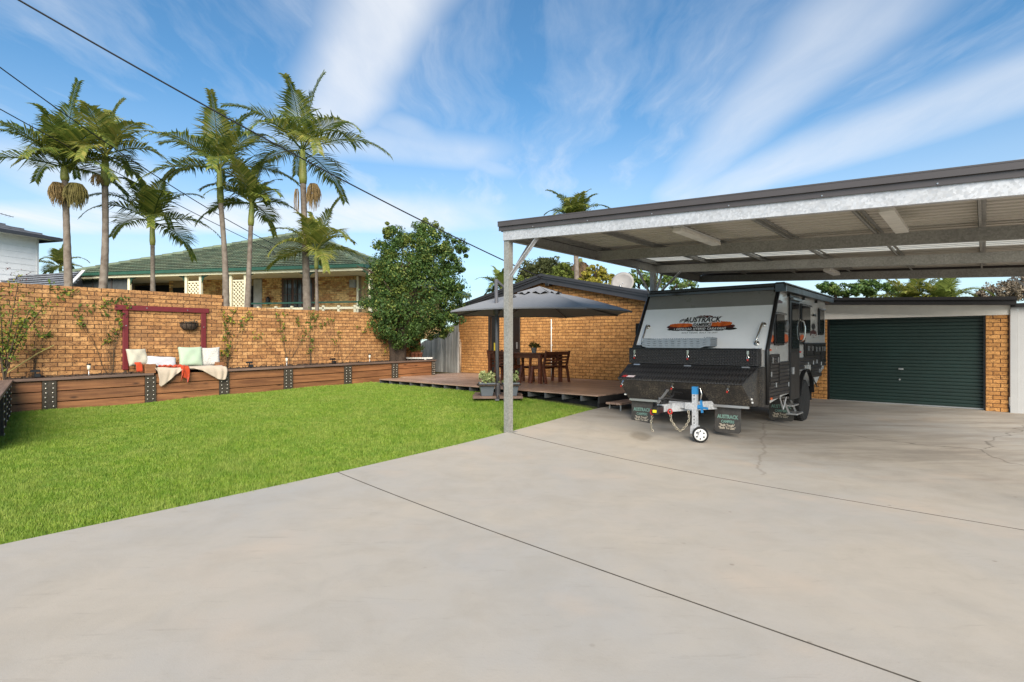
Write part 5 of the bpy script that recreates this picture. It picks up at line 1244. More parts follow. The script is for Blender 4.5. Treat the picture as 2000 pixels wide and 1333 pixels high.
# ---- traction boards lying on the box lid
M_trac = pmat('traction_grey', (.27, .31, .35), .55, var=.08)
for k in range(4):
    m = MB(); n = 44; L0, L1 = -.62, .58; z = .0
    def zc_(u): return .03 * (1 if u > .93 else (u - .86) / .07 if u > .86 else 0) + .025 * max(0, (.1 - u) / .1)
    V_ = []
    for i in range(n + 1):
        u_ = i / n; x = L0 + (L1 - L0) * u_; wv_ = .006 if (i // 2) % 2 else 0
        for y, dz_ in ((-.15, -.004), (-.148, .026 + wv_), (.148, .026 + wv_), (.15, -.004)): V_.append((x, y, dz_ + zc_(u_)))
    m.add(V_, [(4 * i + j, 4 * i + 4 + j, 4 * i + 5 + j, 4 * i + 1 + j) for i in range(n) for j in range(3)] + [(0, 1, 2, 3), (4 * n + 3, 4 * n + 2, 4 * n + 1, 4 * n), ] + [(4 * i + 3, 4 * i + 7, 4 * i + 4, 4 * i) for i in range(n)])
    if k == 3:
        rr = random.Random(1)
        for i in range(30): x = L0 + .05 + i * .0385; m.lathe([(.012, 0), (.004, .016)], 5, None, (x, -.12, .034 + (.02 if x > .45 else 0))); m.lathe([(.012, 0), (.004, .016)], 5, None, (x, .03, .034 + (.02 if x > .45 else 0)))
    o = fix_normals(m.build('traction_board', M_trac)); X_, Y_ = cl_(-3.71 - .23, 9.15 - .11)
    o.location = (X_, Y_, .02 + 1.379 + k * .036); o.rotation_euler = (0, 0, CRZ + R(.6 * (k % 2)))
    tag(o, ('bottom', 'second from bottom', 'third from bottom', 'topmost, studded')[k] + ' grey plastic traction board in the stack on the caravan toolbox', 'traction board', 'traction boards stacked on the toolbox')
    if k < 3:
        pass
m = MB(); m.bbox(-1.08, -.9, -.16, -.02, 1.374, 1.42, .008); m.build('toolbox_bracket', M_black, cv)
# ---- side: black ribbed cladding, hatches, windows, door
def ribpanel(name, y0, y1, z0, z1, mat=M_black, zl_top=None, x=HW, th=.012, step=.055):
    m = MB(); n = max(1, int((z1 - z0) / step)); pr = []
    for k in range(n):
        z = z0 + (z1 - z0) * k / n; h_ = (z1 - z0) / n; pr += [(x + .001, z), (x + th, z + h_ * .15), (x + th, z + h_ * .85)]
    pr += [(x + .001, z1)]; nn = len(pr)
    m.add([(px_, y, z) for y in (y0, y1) for (px_, z) in pr], [(i, nn + i, nn + i + 1, i + 1) for i in range(nn - 1)]); return m.build(name, mat, cv)
M_clad = pmat('ribbed_black', (.028, .024, .023), .4, var=.2, vs_=3)
ribpanel('side_cladding', .03, .62, .56, 1.28, M_clad); ribpanel('side_cladding', .62, 1.2, .60, 1.15, M_clad); ribpanel('side_cladding', 1.88, 2.26, .97, 1.19, M_clad); ribpanel('side_cladding', 2.26, 4.09, 1.04, 1.46, M_clad); ribpanel('side_cladding', 2.85, 4.09, .98, 1.038, M_clad); ribpanel('side_cladding', 2.85, 3.7, .78, .978, M_clad)
for (y0, y1, z0, z1, nm) in ((.06, .58, .78, 1.27, 'front_hatch'), (2.4, 2.95, 1.22, 1.44, 'side_hatch'), (3.05, 3.55, 1.2, 1.42, 'side_hatch'), (3.6, 4.02, 1.08, 1.42, 'side_hatch')):
    m = MB(); fr_ = .018; x0_, x1_ = HW + .0135, HW + .022
    m.box(x0_, x1_, y0, y1, z0, z0 + fr_); m.box(x0_, x1_, y0, y1, z1 - fr_, z1); m.box(x0_, x1_, y0, y0 + fr_, z0 + fr_, z1 - fr_); m.box(x0_, x1_, y1 - fr_, y1, z0 + fr_, z1 - fr_); hh_ = m.build(nm, M_black, cv)
    for yy in (y0 + .1, y1 - .12): mm = MB(); mm.box(HW + .0225, HW + .035, yy, yy + .03, z1 - .13, z1 - .04); mm.build('hatch_latch', M_alu, hh_)
for (y, z) in ((.1, .93), (.36, .75), (1.1, .72), (2.5, 1.02), (2.9, 1.04), (3.2, 1.05), (3.6, 1.0), (3.45, .86), (3.6, .88), (3.75, .92)): m = MB(); m.bbox(HW + .013, HW + .03, y, y + .03, z, z + .075, .003); m.build('side_fitting', M_alu, cv)
def window(y0, y1, z0, z1):
    m = MB(); m.bbox(HW + .0, HW + .018, y0, y1, z0, z1, .005); wn_ = bevel(m.build('window', M_black, cv), .01)
    m = MB(); m.box(HW + .0185, HW + .032, y0 + .03, y1 - .03, z0 + .03, z1 - .05); m.build('pane', M_cvglass, wn_)
    m = MB(); m.bbox(HW + .0185, HW + .06, y0, y1, z1 - .045, z1 - .012, .006); m.build('window_hood', pmat('hood_%d' % int(y0 * 100), (.16, .16, .16), .2), wn_)
M_cvglass = pmat('tinted_glass', (.010, .010, .012), .06)
Yq = lambda x: (lambda u: (-2.56 / (cc_ * u - cs_)) * (cs_ * u + cc_) - 9.15)(uu(x))
window(.33, .86, 1.42, 1.96); window(1.98, 2.66, 1.64, 2.18); window(3.42, 3.86, 1.62, 2.16)
m = MB(); m.lathe([(.11, 0), (.11, .02), (.08, .03)], 18, Matrix.Rotation(R(90), 3, 'Y'), (HW + .0, 1.05, 1.74)); m.build('round_vent', pmat('vent_grey', (.14, .14, .14), .4), cv, True)
m = MB(); m.bbox(HW + .0, HW + .02, 1.22, 1.86, .47, 2.28, .006); dr = bevel(m.build('door', M_black, cv), .01)
m = MB(); m.box(HW + .0205, HW + .03, 1.32, 1.78, 1.36, 2.16); m.build('door_pane', M_cvglass, dr)
m = MB(); m.box(HW + .0205, HW + .026, 1.25, 1.83, .5, 1.30); m.build('door_panel', M_clad, dr)
m = MB(); m.bbox(HW + .026, HW + .06, 1.28, 1.36, .92, 1.04, .004); m.build('door_lock', M_alu, dr)
m = MB(); m.bbox(HW + .02, HW + .07, 1.24, 1.84, 2.20, 2.24, .006); m.build('rain_hood', MATS['hood_33'], dr)
m = MB(); m.tube([(HW + .01, 1.93, 1.48), (HW + .07, 1.94, 1.52), (HW + .09, 1.95, 1.62), (HW + .09, 1.95, 1.74), (HW + .07, 1.94, 1.84), (HW + .01, 1.93, 1.88)], .014, 8); m.build('entry_handle', M_steel, cv, True)
def MS(y, z, off=.003): return Matrix(((0, 0, 1, HW + off), (1, 0, 0, y), (0, 1, 0, z), (0, 0, 0, 1)))
strip('side_flame', brush(.06, 1.2, 1.40, 1.60, 12, rag=.5), M_dred, MS(0, 0, -.0065)); strip('side_flame', brush(.08, .34, 1.46, 1.6, 13), M_org, MS(0, 0, -.005)); strip('side_flame', brush(.88, 1.2, 1.46, 1.62, 14), M_org, MS(0, 0, -.005)); strip('side_flame', brush(1.9, 2.4, 1.40, 1.62, 15, rag=.5), M_ink, MS(0, 0, -.0065)); strip('side_flame', brush(2.0, 2.34, 1.48, 1.62, 16), M_org, MS(0, 0, -.005))
strip('side_emblem', brush(2.78, 3.32, 1.56, 1.72, 17, rag=.3), M_dred, MS(0, 0, -.006)); strip('side_emblem', brush(2.9, 3.2, 1.70, 1.86, 18, rag=.5), M_ink, MS(0, 0, -.006)); text('lettering', 'AUSTRACK', .085, M_dw, cv, MS(3.05, 1.60, -.003), wx=.9)
strip('side_emblem', brush(.5, .85, 2.10, 2.17, 19, rag=.5), M_dred, MS(0, 0, -.006)); m = MB(); m.bbox(HW + .0, HW + .03, 2.95, 3.12, 1.98, 2.02, .004); m.build('side_light', M_black, cv)
for (y, z, mt) in ((.05, 1.335, M_org), (.1, .57, M_org), (1.9, 1.28, M_redp)): m = MB(); m.bbox(HW + .0, HW + .025, y, y + .07, z, z + .03, .004); m.build('marker_lamp', mt, cv)
# reflectors on the front corners
for x in (-1.07, .97): m = MB(); m.box(x, x + .09, -.462, -.45, .60, .625); m.box(x - .02, x + .1, -.452, -.44, .55, .575); m.build('reflector', M_dw, cv)
# ---- wheels
def wheel(x, y, r_, wd, side):
    Mw = Matrix.Rotation(R(90) * side, 3, 'Y')
    m = MB(); h_ = wd / 2; m.lathe([(r_ * .62, -h_), (r_ * .9, -h_), (r_ * .985, -h_ * .8), (r_, -h_ * .5), (r_, h_ * .5), (r_ * .985, h_ * .8), (r_ * .9, h_), (r_ * .62, h_)], 36, Mw, (x, y, r_ - .01))
    for k in range(36):
        t_ = 2 * PI_ * k / 36
        for sx in (-.6, .0, .6):
            t2 = t_ + (.08 if sx == 0 else 0); m.obox((x + sx * h_ * 1.05, y + math.cos(t2) * (r_ + .002), r_ - .01 + math.sin(t2) * (r_ + .002)), (h_ * .5, .035, .016), Matrix.Rotation(t2 - PI_ / 2, 3, 'X'))
    wh_ = m.build('wheel', M_rubber, cv)
    m = MB(); m.lathe([(.03, h_ * .75), (r_ * .3, h_ * .6), (r_ * .6, h_ * .9), (r_ * .64, h_ * .96)], 24, Mw, (x, y, r_ - .01))
    for k in range(8): t_ = 2 * PI_ * k / 8; m.obox((x + side * h_ * .8, y + math.cos(t_) * r_ * .4, r_ - .01 + math.sin(t_) * r_ * .4), (.03, r_ * .4, .05), Matrix.Rotation(t_, 3, 'X'))
    m.build('rim', pmat('rim_%d' % side, (.09, .09, .09), .35, .6), wh_)
PI_ = math.pi
wheel(HW - .13, 2.36, .385, .27, 1); wheel(-HW + .13, 2.36, .385, .27, -1)
m = MB(); m.box(-HW + .02, HW - .02, 1.9, 2.9, .955, .965); m.tube([(-HW + .2, 2.36, .37), (HW - .2, 2.36, .37)], .05, 8); m.box(-.75, -.65, -.3, 4.0, .42, .56); m.box(.65, .75, -.3, 4.0, .42, .56); m.build('chassis', M_black, cv)
def arch(t_): return (2.36 + .47 * math.cos(t_), .50 + .45 * math.sin(t_))
m = MB(); ar = [arch(R(k * 15)) for k in range(0, 13)]; n = len(ar)
m.add([(x, *q) for x in (HW - .02, HW + .05) for q in ar] + [(x, 2.36 + (q[0] - 2.36) * 1.06, .5 + (q[1] - .5) * 1.06) for x in (HW - .02, HW + .05) for q in ar], [(i, i + 1, n + i + 1, n + i) for i in range(n - 1)] + [(n + i, n + i + 1, 3 * n + i + 1, 3 * n + i) for i in range(n - 1)] + [(2 * n + i, 3 * n + i, 3 * n + i + 1, 2 * n + i + 1) for i in range(n - 1)])
m.build('wheel_arch', M_black, cv)
m = MB(); m.box(HW - .3, HW, 2.86, 2.875, .35, .95); m.build('rear_mudflap', M_rubber, cv)
m = MB(); m.tube([(HW - .02, 3.0, .80), (HW + .04, 3.1, .62), (HW + .0, 3.35, .58)], .014, 6); m.build('tie_hook', M_black, cv)
# fold-down step under the door
m = MB(); m.bbox(HW - .14, HW + .05, 1.28, 1.68, .36, .385, .005); m.bbox(HW - .06, HW + .12, 1.28, 1.68, .22, .245, .005)
for y in (1.27, 1.69): m.bar((HW - .1, y, .47), (HW + .0, y, .225), .01, .03)
m.build('entry_step', M_alu, cv)
m = MB(); m.tube([(HW - .05, .85, .55), (HW - .05, 1.05, .33), (HW - .05, 1.25, .52)], .012, 6); m.build('step_stay', M_galv, cv)
# ---- flaps with lettering
M_flap = pmat('smoked_flap', (.075, .07, .065), .35, var=.25, vs_=14); M_teal = pmat('flap_teal', (.20, .34, .29), .5); M_tan = pmat('flap_cream', (.66, .58, .46), .5)
def flap(x, y, z0, z1, wd):
    m = MB(); c_ = .04; h_ = wd / 2; poly = [(x - h_, z1), (x - h_, z0 + c_), (x - h_ + c_ * .3, z0 + c_ * .3), (x - h_ + c_, z0), (x + h_ - c_, z0), (x + h_ - c_ * .3, z0 + c_ * .3), (x + h_, z0 + c_), (x + h_, z1)]
    m.prism(poly, y, y + .006, 'y'); f_ = fix_normals(m.build('mud_flap', M_flap, cv)); m = MB(); m.box(x - h_, x + h_, y - .008, y + .014, z1 - .005, z1 + .03); m.build('flap_clamp', M_alu, f_)
    def MT(dx_, z): return Matrix(((1, 0, 0, x + dx_), (0, 0, -1, y - .002), (0, 1, 0, z), (0, 0, 0, 1)))
    hh = z1 - z0
    text('flap_lettering', 'AUSTRACK', wd * .20, M_teal, f_, MT(0, z1 - hh * .38), wx=.78, bold=.003); text('flap_lettering', 'CAMPERS', wd * .15, M_teal, f_, MT(0, z1 - hh * .57), wx=.8, bold=.002)
    text('flap_lettering', '"Built Tough"', wd * .13, M_tan, f_, MT(-.01, z1 - hh * .71), wx=.85, bold=.001); text('flap_lettering', '"Built To Last"', wd * .13, M_tan, f_, MT(-.01, z1 - hh * .82), wx=.85, bold=.001)
flap(.66, -.36, .06, .455, .40); flap(-.80, -.36, .06, .455, .40); flap(.90, 1.70, .05, .46, .42)
# ---- drawbar, coupling, chains, jockey wheel
m = MB()
for s in (-1, 1): m.bar((s * .70, .1, .48), (s * .07, -1.12, .48), .06, .13)
m.bar((0, -1.02, .48), (0, -1.32, .48), .12, .11); m.box(-.4, .4, -.46, -.40, .43, .50); m.build('drawbar', M_galv, cv)
m = MB(); m.bbox(-.05, .05, -1.52, -1.30, .42, .52, .012); m.lathe([(.05, 0), (.055, .09), (.03, .1)], 12, None, (0, -1.47, .40)); m.bbox(-.035, .035, -1.36, -1.1, .545, .60, .01); m.build('coupling', M_black, cv)
m = MB(); m.bar((0, -1.42, .56), (.02, -1.12, .74), .03, .018); m.build('brake_lever', M_alu, cv)
m = MB(); m.tube([(0, -1.36, .60), (.07, -1.3, .63), (.2, -1.15, .60), (.3, -1.0, .58), (.3, -.7, .6)], .012, 6); m.tube([(.04, -1.33, .58), (.1, -1.1, .66), (.02, -.9, .70), (.05, -.65, .66)], .012, 6); m.tube([(-.02, -1.12, .74), (.03, -1.0, .62)], .018, 6); m.build('cables', M_cable, cv)
m = MB(); m.bbox(-.03, .03, -1.532, -1.521, .43, .47, .003); m.build('warning_tag', pmat('yellow_tag', (.75, .65, .02), .5), cv)
M_chain = pmat('chain_metal', (.42, .38, .30), .4, .8)
def chain(pts, nm='safety_chain'):
    P_ = [Vector(q) for q in pts]; L = [0]; 
    for i in range(1, len(P_)): L.append(L[-1] + (P_[i] - P_[i - 1]).length)
    n = max(3, int(L[-1] / .034)); m = MB()
    def at_(s):
        for i in range(1, len(P_)):
            if s <= L[i]: return P_[i - 1].lerp(P_[i], (s - L[i - 1]) / (L[i] - L[i - 1]))
        return P_[-1]
    for k in range(n):
        c_ = at_(L[-1] * (k + .5) / n); d_ = (at_(min(L[-1], L[-1] * (k + 1) / n)) - at_(L[-1] * k / n)).normalized(); o_ = d_.orthogonal().normalized(); o2 = d_.cross(o_); s_ = o_ if k % 2 else o2
        m.tube([c_ + d_ * .026 * math.sin(t_) + s_ * .014 * math.cos(t_) for t_ in [i * PI_ / 5 for i in range(10)]], .0052, 5, close=True)
    m.build(nm, M_chain, cv, True)
chain([(-.08, -1.42, .40), (-.09, -1.46, .27), (-.085, -1.46, .17), (-.06, -1.45, .14)])
chain([(.12, -1.25, .42), (.15, -1.28, .30), (.22, -1.26, .19), (.27, -1.22, .15), (.33, -1.18, .22), (.36, -1.12, .32), (.33, -1.08, .44)])
for q in ((-.08, -1.43, .42), (.12, -1.26, .43)): m = MB(); m.tube([(q[0] + .03 * math.cos(t_), q[1], q[2] + .035 * math.sin(t_)) for t_ in [i * PI_ / 6 for i in range(12)]], .013, 6, close=True); m.build('shackle', M_redp, cv, True)
JX, JY = .40, -1.0; M_blue = pmat('jockey_blue', (.03, .24, .55), .4)
gj = gz(*cl_(-3.71 + JX, 9.15 + JY)) - .02
m = MB(); m.box(JX - .035, JX + .035, JY - .035, JY + .035, .22, .80); m.box(JX - .05, JX + .05, JY - .05, JY + .05, .20, .22)
m.build('jockey_post', M_galv, cv)
m = MB()
for z in (.26, .31, .36, .62, .67): m.tube([(JX, JY - .0362, z), (JX, JY - .037, z)], .009, 8)
m.build('pin_hole', M_dark, cv)
m = MB(); m.box(JX - .037, JX + .037, JY - .037, JY + .037, .69, .803); m.build('post_sleeve', M_blue, cv)
m = MB(); m.box(JX - .14, JX + .045, JY - .045, JY + .055, .46, .56); m.box(JX - .3, JX - .13, JY - .01, JY + .04, .47, .55); m.build('jockey_clamp', M_galv, cv)
m = MB(); m.bar((JX + .05, JY, .50), (JX + .2, JY - .02, .49), .03, .03); m.bar((JX + .11, JY, .42), (JX + .09, JY, .60), .028, .028); m.lathe([(.035, 0), (.035, .05)], 10, Matrix.Rotation(R(90), 3, 'Y'), (JX + .046, JY, .5)); m.build('clamp_handle', M_blue, cv)
m = MB(); m.tube([(JX + .02, JY, .79), (JX + .08, JY, .78), (JX + .1, JY, .70), (JX + .085, JY, .60)], .011, 6); m.build('crank_handle', M_steel, cv, True)
wr_ = .115; wc_ = Vector((JX + .10, JY - .05, gj + wr_))
m = MB(); m.box(JX - .05, JX + .05, JY - .06, JY + .06, .10, .20); m.bar((JX + .0, JY - .06, .15), (wc_.x - .0, wc_.y - .065, wc_.z), .012, .09); m.build('wheel_fork', M_galv, cv)
Mj = Matrix.Rotation(R(62), 3, 'Z') @ Matrix.Rotation(R(90), 3, 'Y') 
Mj = Matrix.Rotation(R(-68), 3, 'Z') @ Matrix.Rotation(R(90), 3, 'Y')
m = MB(); m.lathe([(wr_ * .7, -.045), (wr_ * .95, -.045), (wr_, -.03), (wr_, .03), (wr_ * .95, .045), (wr_ * .7, .045)], 26, Mj, wc_); jw = m.build('jockey_wheel', M_rubber, cv, True)
m = MB(); m.lathe([(.02, .052), (wr_ * .5, .046), (wr_ * .74, .05), (wr_ * .78, .044)], 22, Mj, wc_); m.build('jockey_rim', M_dw, jw, True)
m = MB()
for k in range(6):
    t_ = k * PI_ / 3; c_ = wc_ + Mj @ Vector((wr_ * .5 * math.cos(t_), wr_ * .5 * math.sin(t_), .0495)); m.lathe([(.012, 0), (.012, .004)], 8, Mj, c_)
m.build('rim_hole', M_dark, jw)
# ------------------------------------------------------------------ neighbour's house with green hip roof
A_ = Vector((-21.1, 26.0)); B_ = Vector((-6.1, 22.75)); ev = B_ - A_; SP = ev.length; ev /= SP; hz_rot = math.atan2(ev.y, ev.x)
EZ, AZ_ = 4.66, 7.74
house = thing('neighbour_house', 'cream and buff brick house with green tiled hip roof and verandah', 'house', (A_.x, A_.y, 1.7), hz_rot)
ez = EZ - 1.7; az = AZ_ - 1.7; hs = SP / 2
M_tile = pmat('green_tile', (.085, .13, .085), .7, var=.22, vs_=3, piece=.3, col2=(.15, .165, .105))
M_gutter = pmat('green_gutter', (.030, .105, .070), .4)
m = MB(); m.add([(0, 0, ez), (SP, 0, ez), (SP, SP, ez), (0, SP, ez), (hs, hs, az)], [(0, 1, 4), (1, 2, 4), (2, 3, 4), (3, 0, 4), (3, 2, 1, 0)]); m.build('roof_deck', M_dark, house)
# tiles
tw, te = .30, .33; slen = math.hypot(hs, az - ez); rows = int(slen / te)
def tile_mesh():
    m = MB(); n = 6; pr = [(-tw / 2 + tw * i / n, .018 * (1 + math.cos(2 * math.pi * i / n * 2)) / 2 + .012) for i in range(n + 1)]
    for (s0, lift) in ((0, .055), (te + .04, .0)): m.v += [(x, s0, z + lift) for x, z in pr]
    m.v += [(x, .004, z + .055 - .022) for x, z in pr]; k = n + 1
    m.f = [(i, i + 1, k + i + 1, k + i) for i in range(n)] + [(2 * k + i, 2 * k + i + 1, i + 1, i) for i in range(n)]; m.r = [0.0] * len(m.f)
    return m.mesh('roof_tile', M_tile, False)
tm = tile_mesh(); tv = [v.co.copy() for v in tm.vertices]; tf = [tuple(p.vertices) for p in tm.polygons]
pa = math.atan2(az - ez, hs); tl = []
for f_ in range(2):
    for r_ in range(rows):
        s = r_ * te + .02; wid = SP * (1 - (s + te * .3) / slen); nx_ = int(wid / tw)
        for i in range(nx_):
            x = SP / 2 + (i - (nx_ - 1) / 2) * tw + (tw / 2 if False else 0)
            M4 = Matrix.Rotation(pa, 4, 'X'); base = Vector((x, s * math.cos(pa), ez + s * math.sin(pa) + .01))
            if f_ == 0: tl.append(Matrix.Translation(base) @ M4)
            else: tl.append(Matrix.Translation((SP, 0, 0)) @ Matrix.Rotation(R(90), 4, 'Z') @ Matrix.Translation(base) @ M4)
front = [t_ for t_ in tl[:]]
front.sort(key=lambda M_: (M_.translation - Vector((SP, -4, ez))).length)
m = MB(); rr = random.Random(31)
for i, M_ in enumerate(front):
    if i < 300:
        o = bpy.data.objects.new('roof_tile', tm); COL.objects.link(o); o.parent = house; o.matrix_local = M_
    else:
        m.cur = rr.uniform(.01, .99); m.add([M_ @ v for v in tv], tf)
tag(m.build('roof_tiles', M_tile, house), kind='stuff')
for (c0) in ((0, 0), (SP, 0), (SP, SP)):
    p0 = Vector((*c0, ez + .03)); p1 = Vector((hs, hs, az + .04)); d_ = (p1 - p0); nn = 24
    m = MB()
    for k in range(nn): m.cur = rr.uniform(.01, .99); m.tube([p0 + d_ * (k / nn), p0 + d_ * ((k + 1.1) / nn)], [.13, .10], 8)
    m.build('hip_capping', M_tile, house)
m = MB(); m.box(-.1, SP + .1, -.14, -.02, ez - .10, ez + .03); m.box(SP + .02, SP + .14, -.02, SP, ez - .10, ez + .03); m.build('gutter', M_gutter, house)
m = MB(); m.box(0, SP, -.018, .05, ez - .22, ez - .02); m.box(SP - .05, SP, .05, SP, ez - .22, ez - .02); m.build('fascia', M_cream, house)
m = MB(); m.box(.05, SP - .06, .06, 3.0, ez - .16, ez - .13); m.build('soffit', M_cream, house)
def hx(x, y=0.0):        # photo column -> local x along the front plane at local depth y
    u = uu(x); nrm_ = Vector((-ev.y, ev.x)); o_ = A_ + nrm_ * y
    return (u * o_.y - o_.x) / (ev.x - u * ev.y)
WY = 2.1
# walls
zf = .45
WE = hx(701, WY)
m = MB(); m.box(hx(330, WY), WE, WY + .01, WY + .25, 0, ez - .16); m.box(.3, hx(330, WY), WY + .6, WY + .8, 0, ez - .16); m.build('wall', M_mortar3, house)
MB().box(WE - .2, WE, WY + .25, SP - 2, 0, ez - .16).build('side_wall', M_brick3, house)
w0, w1 = hx(553, WY), hx(612, WY); wt = zat(545, WY + 24) - 1.7
dd0, dd1 = hx(337, WY), hx(362, WY); nd0, nd1 = hx(483, WY), hx(512, WY)
def hok(x, z): return not (w0 - .05 < x < w1 + .05 and z < wt + .35) and not (dd0 < x < dd1) and not (nd0 < x < nd1)
brick_face(house, hx(330, WY), WE, .3, ez - .16, WY, M_brick3, hok, 0, seed=40, stuff_only=True)
m = MB(); m.box(w0 - .05, w1 + .05, WY - .03, WY, wt, wt + .38); m.build('window_head', M_cream, house)
wn = MB().box(w0 - .05, w1 + .05, WY - .04, WY, .6, wt).build('window', pmat('window_brown', (.09, .035, .02), .5), house)
nw = 3
for k in range(nw):
    a0 = w0 + (w1 - w0) * k / nw + .06; a1 = w0 + (w1 - w0) * (k + 1) / nw - .06
    m = MB(); m.box(a0, a1, WY - .052, WY - .041, .7, wt - .1); m.build('pane', pmat('pane_%d' % k, (.05, .06, .065), .08), wn)
    for j in range(1, 3): mm = MB(); mm.box(a0, a1, WY - .062, WY - .053, .7 + (wt - .8) * j / 3 - .012, .7 + (wt - .8) * j / 3 + .012); mm.box((a0 + a1) / 2 - .012, (a0 + a1) / 2 + .012, WY - .072, WY - .063, .7, wt - .1); mm.build('glazing_bar', MATS['window_brown'], wn)
m = MB(); m.box(nd0, nd0 + (nd1 - nd0) * .45, WY - .03, WY - .0, .3, ez - .5); m.build('side_door', M_dark, house)
m = MB(); m.box(nd0 + (nd1 - nd0) * .45, nd1, WY - .03, WY - .0, .3, ez - .2); m.build('side_panel', pmat('panel_grey', (.45, .44, .42), .6), house)
m = MB(); m.box(dd0, dd1, WY + .0, WY + .02, .3, ez - .5); m.build('doorway', M_dark, house)
m = MB(); m.box(hx(247, WY), hx(330, WY), WY + .5, WY + .55, .3, ez - .3); m.build('dark_screen', M_dark, house)
# glazed sunroom on the left
for (xa, xb) in ((148, 168), (170, 205), (207, 244)):
    m = MB(); m.box(hx(xa), hx(xb), .3, .32, .9, ez - .24); m.build('sunroom_pane', pmat('sun_%d' % xa, (.10, .11, .115), .06), house)
m = MB()
for x in (146, 168.5, 206, 245): m.box(hx(x), hx(x) + .06, .26, .34, .3, ez - .2)
m.box(hx(146), hx(245), .26, .34, .3, .9); m.build('sunroom_frame', M_char, house)
# verandah posts, lattice, brackets, rail
pxs = [247, 359, 387, 446.5, 475, 596, 720]
for x in pxs: m = MB(); m.bbox(hx(x) - .06, hx(x) + .06, .10, .22, .2, ez - .161); m.build('verandah_post', M_cream, house)
for (xa, xb) in ((361, 386), (448.5, 474)):
    a0, a1 = hx(xa) + .05, hx(xb) - .05; z0, z1 = .35, zat(551, 24.3) - 1.7
    lat = MB().box(a0, a1, .13, .19, z1, z1 + .07).build('lattice', M_cream, house)
    m = MB(); m.box(a0, a1, .13, .19, z0 - .07, z0); m.build('lattice_rail', M_cream, lat)
    m = MB(); h_ = z1 - z0; wd = a1 - a0; st_p = .17; k = -h_
    while k < wd:
        for s in (1, -1):
            if s == 1: x0_, zz0_, x1_, zz1_ = k, 0, k + h_, h_
            else: x0_, zz0_, x1_, zz1_ = k, h_, k + h_, 0
            def cut(x0_, z0_, x1_, z1_):
                dz_ = (z1_ - z0_) / (x1_ - x0_)
                if x0_ < 0: z0_ -= dz_ * x0_; x0_ = 0
                if x1_ > wd: z1_ -= dz_ * (x1_ - wd); x1_ = wd
                return x0_, z0_, x1_, z1_
            x0_, zz0_, x1_, zz1_ = cut(x0_, zz0_, x1_, zz1_)
            if x1_ - x0_ > .03: m.bar((a0 + x0_, .155 + .012 * s, z0 + zz0_), (a0 + x1_, .155 + .012 * s, z0 + zz1_), .01, .05, (0, 1, 0)) if False else m.bar((a0 + x0_, .155 + .012 * s, z0 + zz0_), (a0 + x1_, .155 + .012 * s, z0 + zz1_), .052, .01, (0, 1, 0))
        k += st_p
    tag(m.build('lattice_slats', M_cream, lat), kind='stuff')
for x, s in ((247, 1), (359, -1), (387, 1), (446.5, -1), (475, 1), (596, -1), (596, 1), (720, -1)):
    m = MB(); x0_ = hx(x) + s * .06; m.prism([(x0_, ez - .17), (x0_ + s * .45, ez - .17), (x0_ + s * .3, ez - .24), (x0_ + s * .12, ez - .3), (x0_, ez - .55)], .13, .16, 'y')
    fix_normals(m.build('bracket', M_gutter, house))
m = MB(); m.box(hx(478), SP, .12, .18, 1.44, 1.5); m.build('hand_rail', M_gutter, house)
m = MB(); m.box(hx(478), SP, .11, .19, 1.18, 1.27)
for x in (500, 535, 566, 628, 658, 690): m.box(hx(x) - .05, hx(x) + .05, .11, .19, .2, 1.34)
m.build('rail', M_cream, house)
m = MB(); m.box(.2, SP, .05, WY + .6, .0, .2); m.build('verandah_floor', M_conc, house)
for x in (527,): m = MB(); m.lathe([(.05, 0), (.11, .12), (.10, .3), (.03, .38)], 8, None, (hx(x, WY), WY - .14, 1.55)); m.build('wall_lamp', M_black, house)
m = MB(); m.lathe([(.03, 0), (.16, .06), (.2, .2), (.1, .3)], 8, None, (hx(420, WY), WY - .2, 1.5)); m.build('wall_lamp', M_black, house)
m = MB(); m.bbox(hx(686, WY), hx(697, WY), WY - .2, WY - .01, ez - .7, ez - .35); m.build('meter_box', pmat('meter_grey', (.35, .34, .32), .6), house)
m = MB(); m.tube([(hx(699.5, WY), WY - .06, 0), (hx(699.5, WY), WY - .06, ez - .2)], .05, 8); m.build('downpipe', M_cream, house)
m = MB(); xr, yr = hx(531, 2.0), 2.0; zr_ = ez + 2.0 * (az - ez) / hs
m.tube([(xr, yr, zr_), (xr, yr, zr_ + .5)], .02, 5); m.tube([(xr - .25, yr, zr_ + .25), (xr + .25, yr, zr_ + .5)], .02, 5); m.tube([(xr - .1, yr, zr_ + .55), (xr + .2, yr, zr_ + .05)], .02, 5); m.build('service_bracket', M_black, house)
# ------------------------------------------------------------------ white weatherboard house at far left
HY_ = 27.0
p_ = at(72, 560, HY_)
wh = thing('weatherboard_house', 'white weatherboard upper storey with grey tiled roof behind the wall', 'house', (p_.x, p_.y, 1.6), R(72))
z0, z1 = .5, zat(463, HY_) - 1.6
nbp = 16
M_wb = pmat('weatherboard_white', (.84, .84, .83), .5, var=.05)
m = MB(); m.box(-9, -.01, .02, 8, -.2, z1); m.build('wall', M_wb, wh)
for k in range(nbp):
    h_ = (z1 - z0) / nbp; m = MB(); z = z0 + k * h_
    m.hexa([(-9, -.022, z), (0, -.022, z), (0, .018, z), (-9, .018, z), (-9, -.004, z + h_), (0, -.004, z + h_), (0, .018, z + h_), (-9, .018, z + h_)]); m.build('weatherboard', M_wb, wh)
m = MB(); m.box(-.02, .07, -.03, .2, z0 - .5, z1); m.build('corner_board', M_white, wh)
M_gtile = pmat('grey_tile', (.15, .155, .175), .6, var=.2, vs_=3, piece=.2)
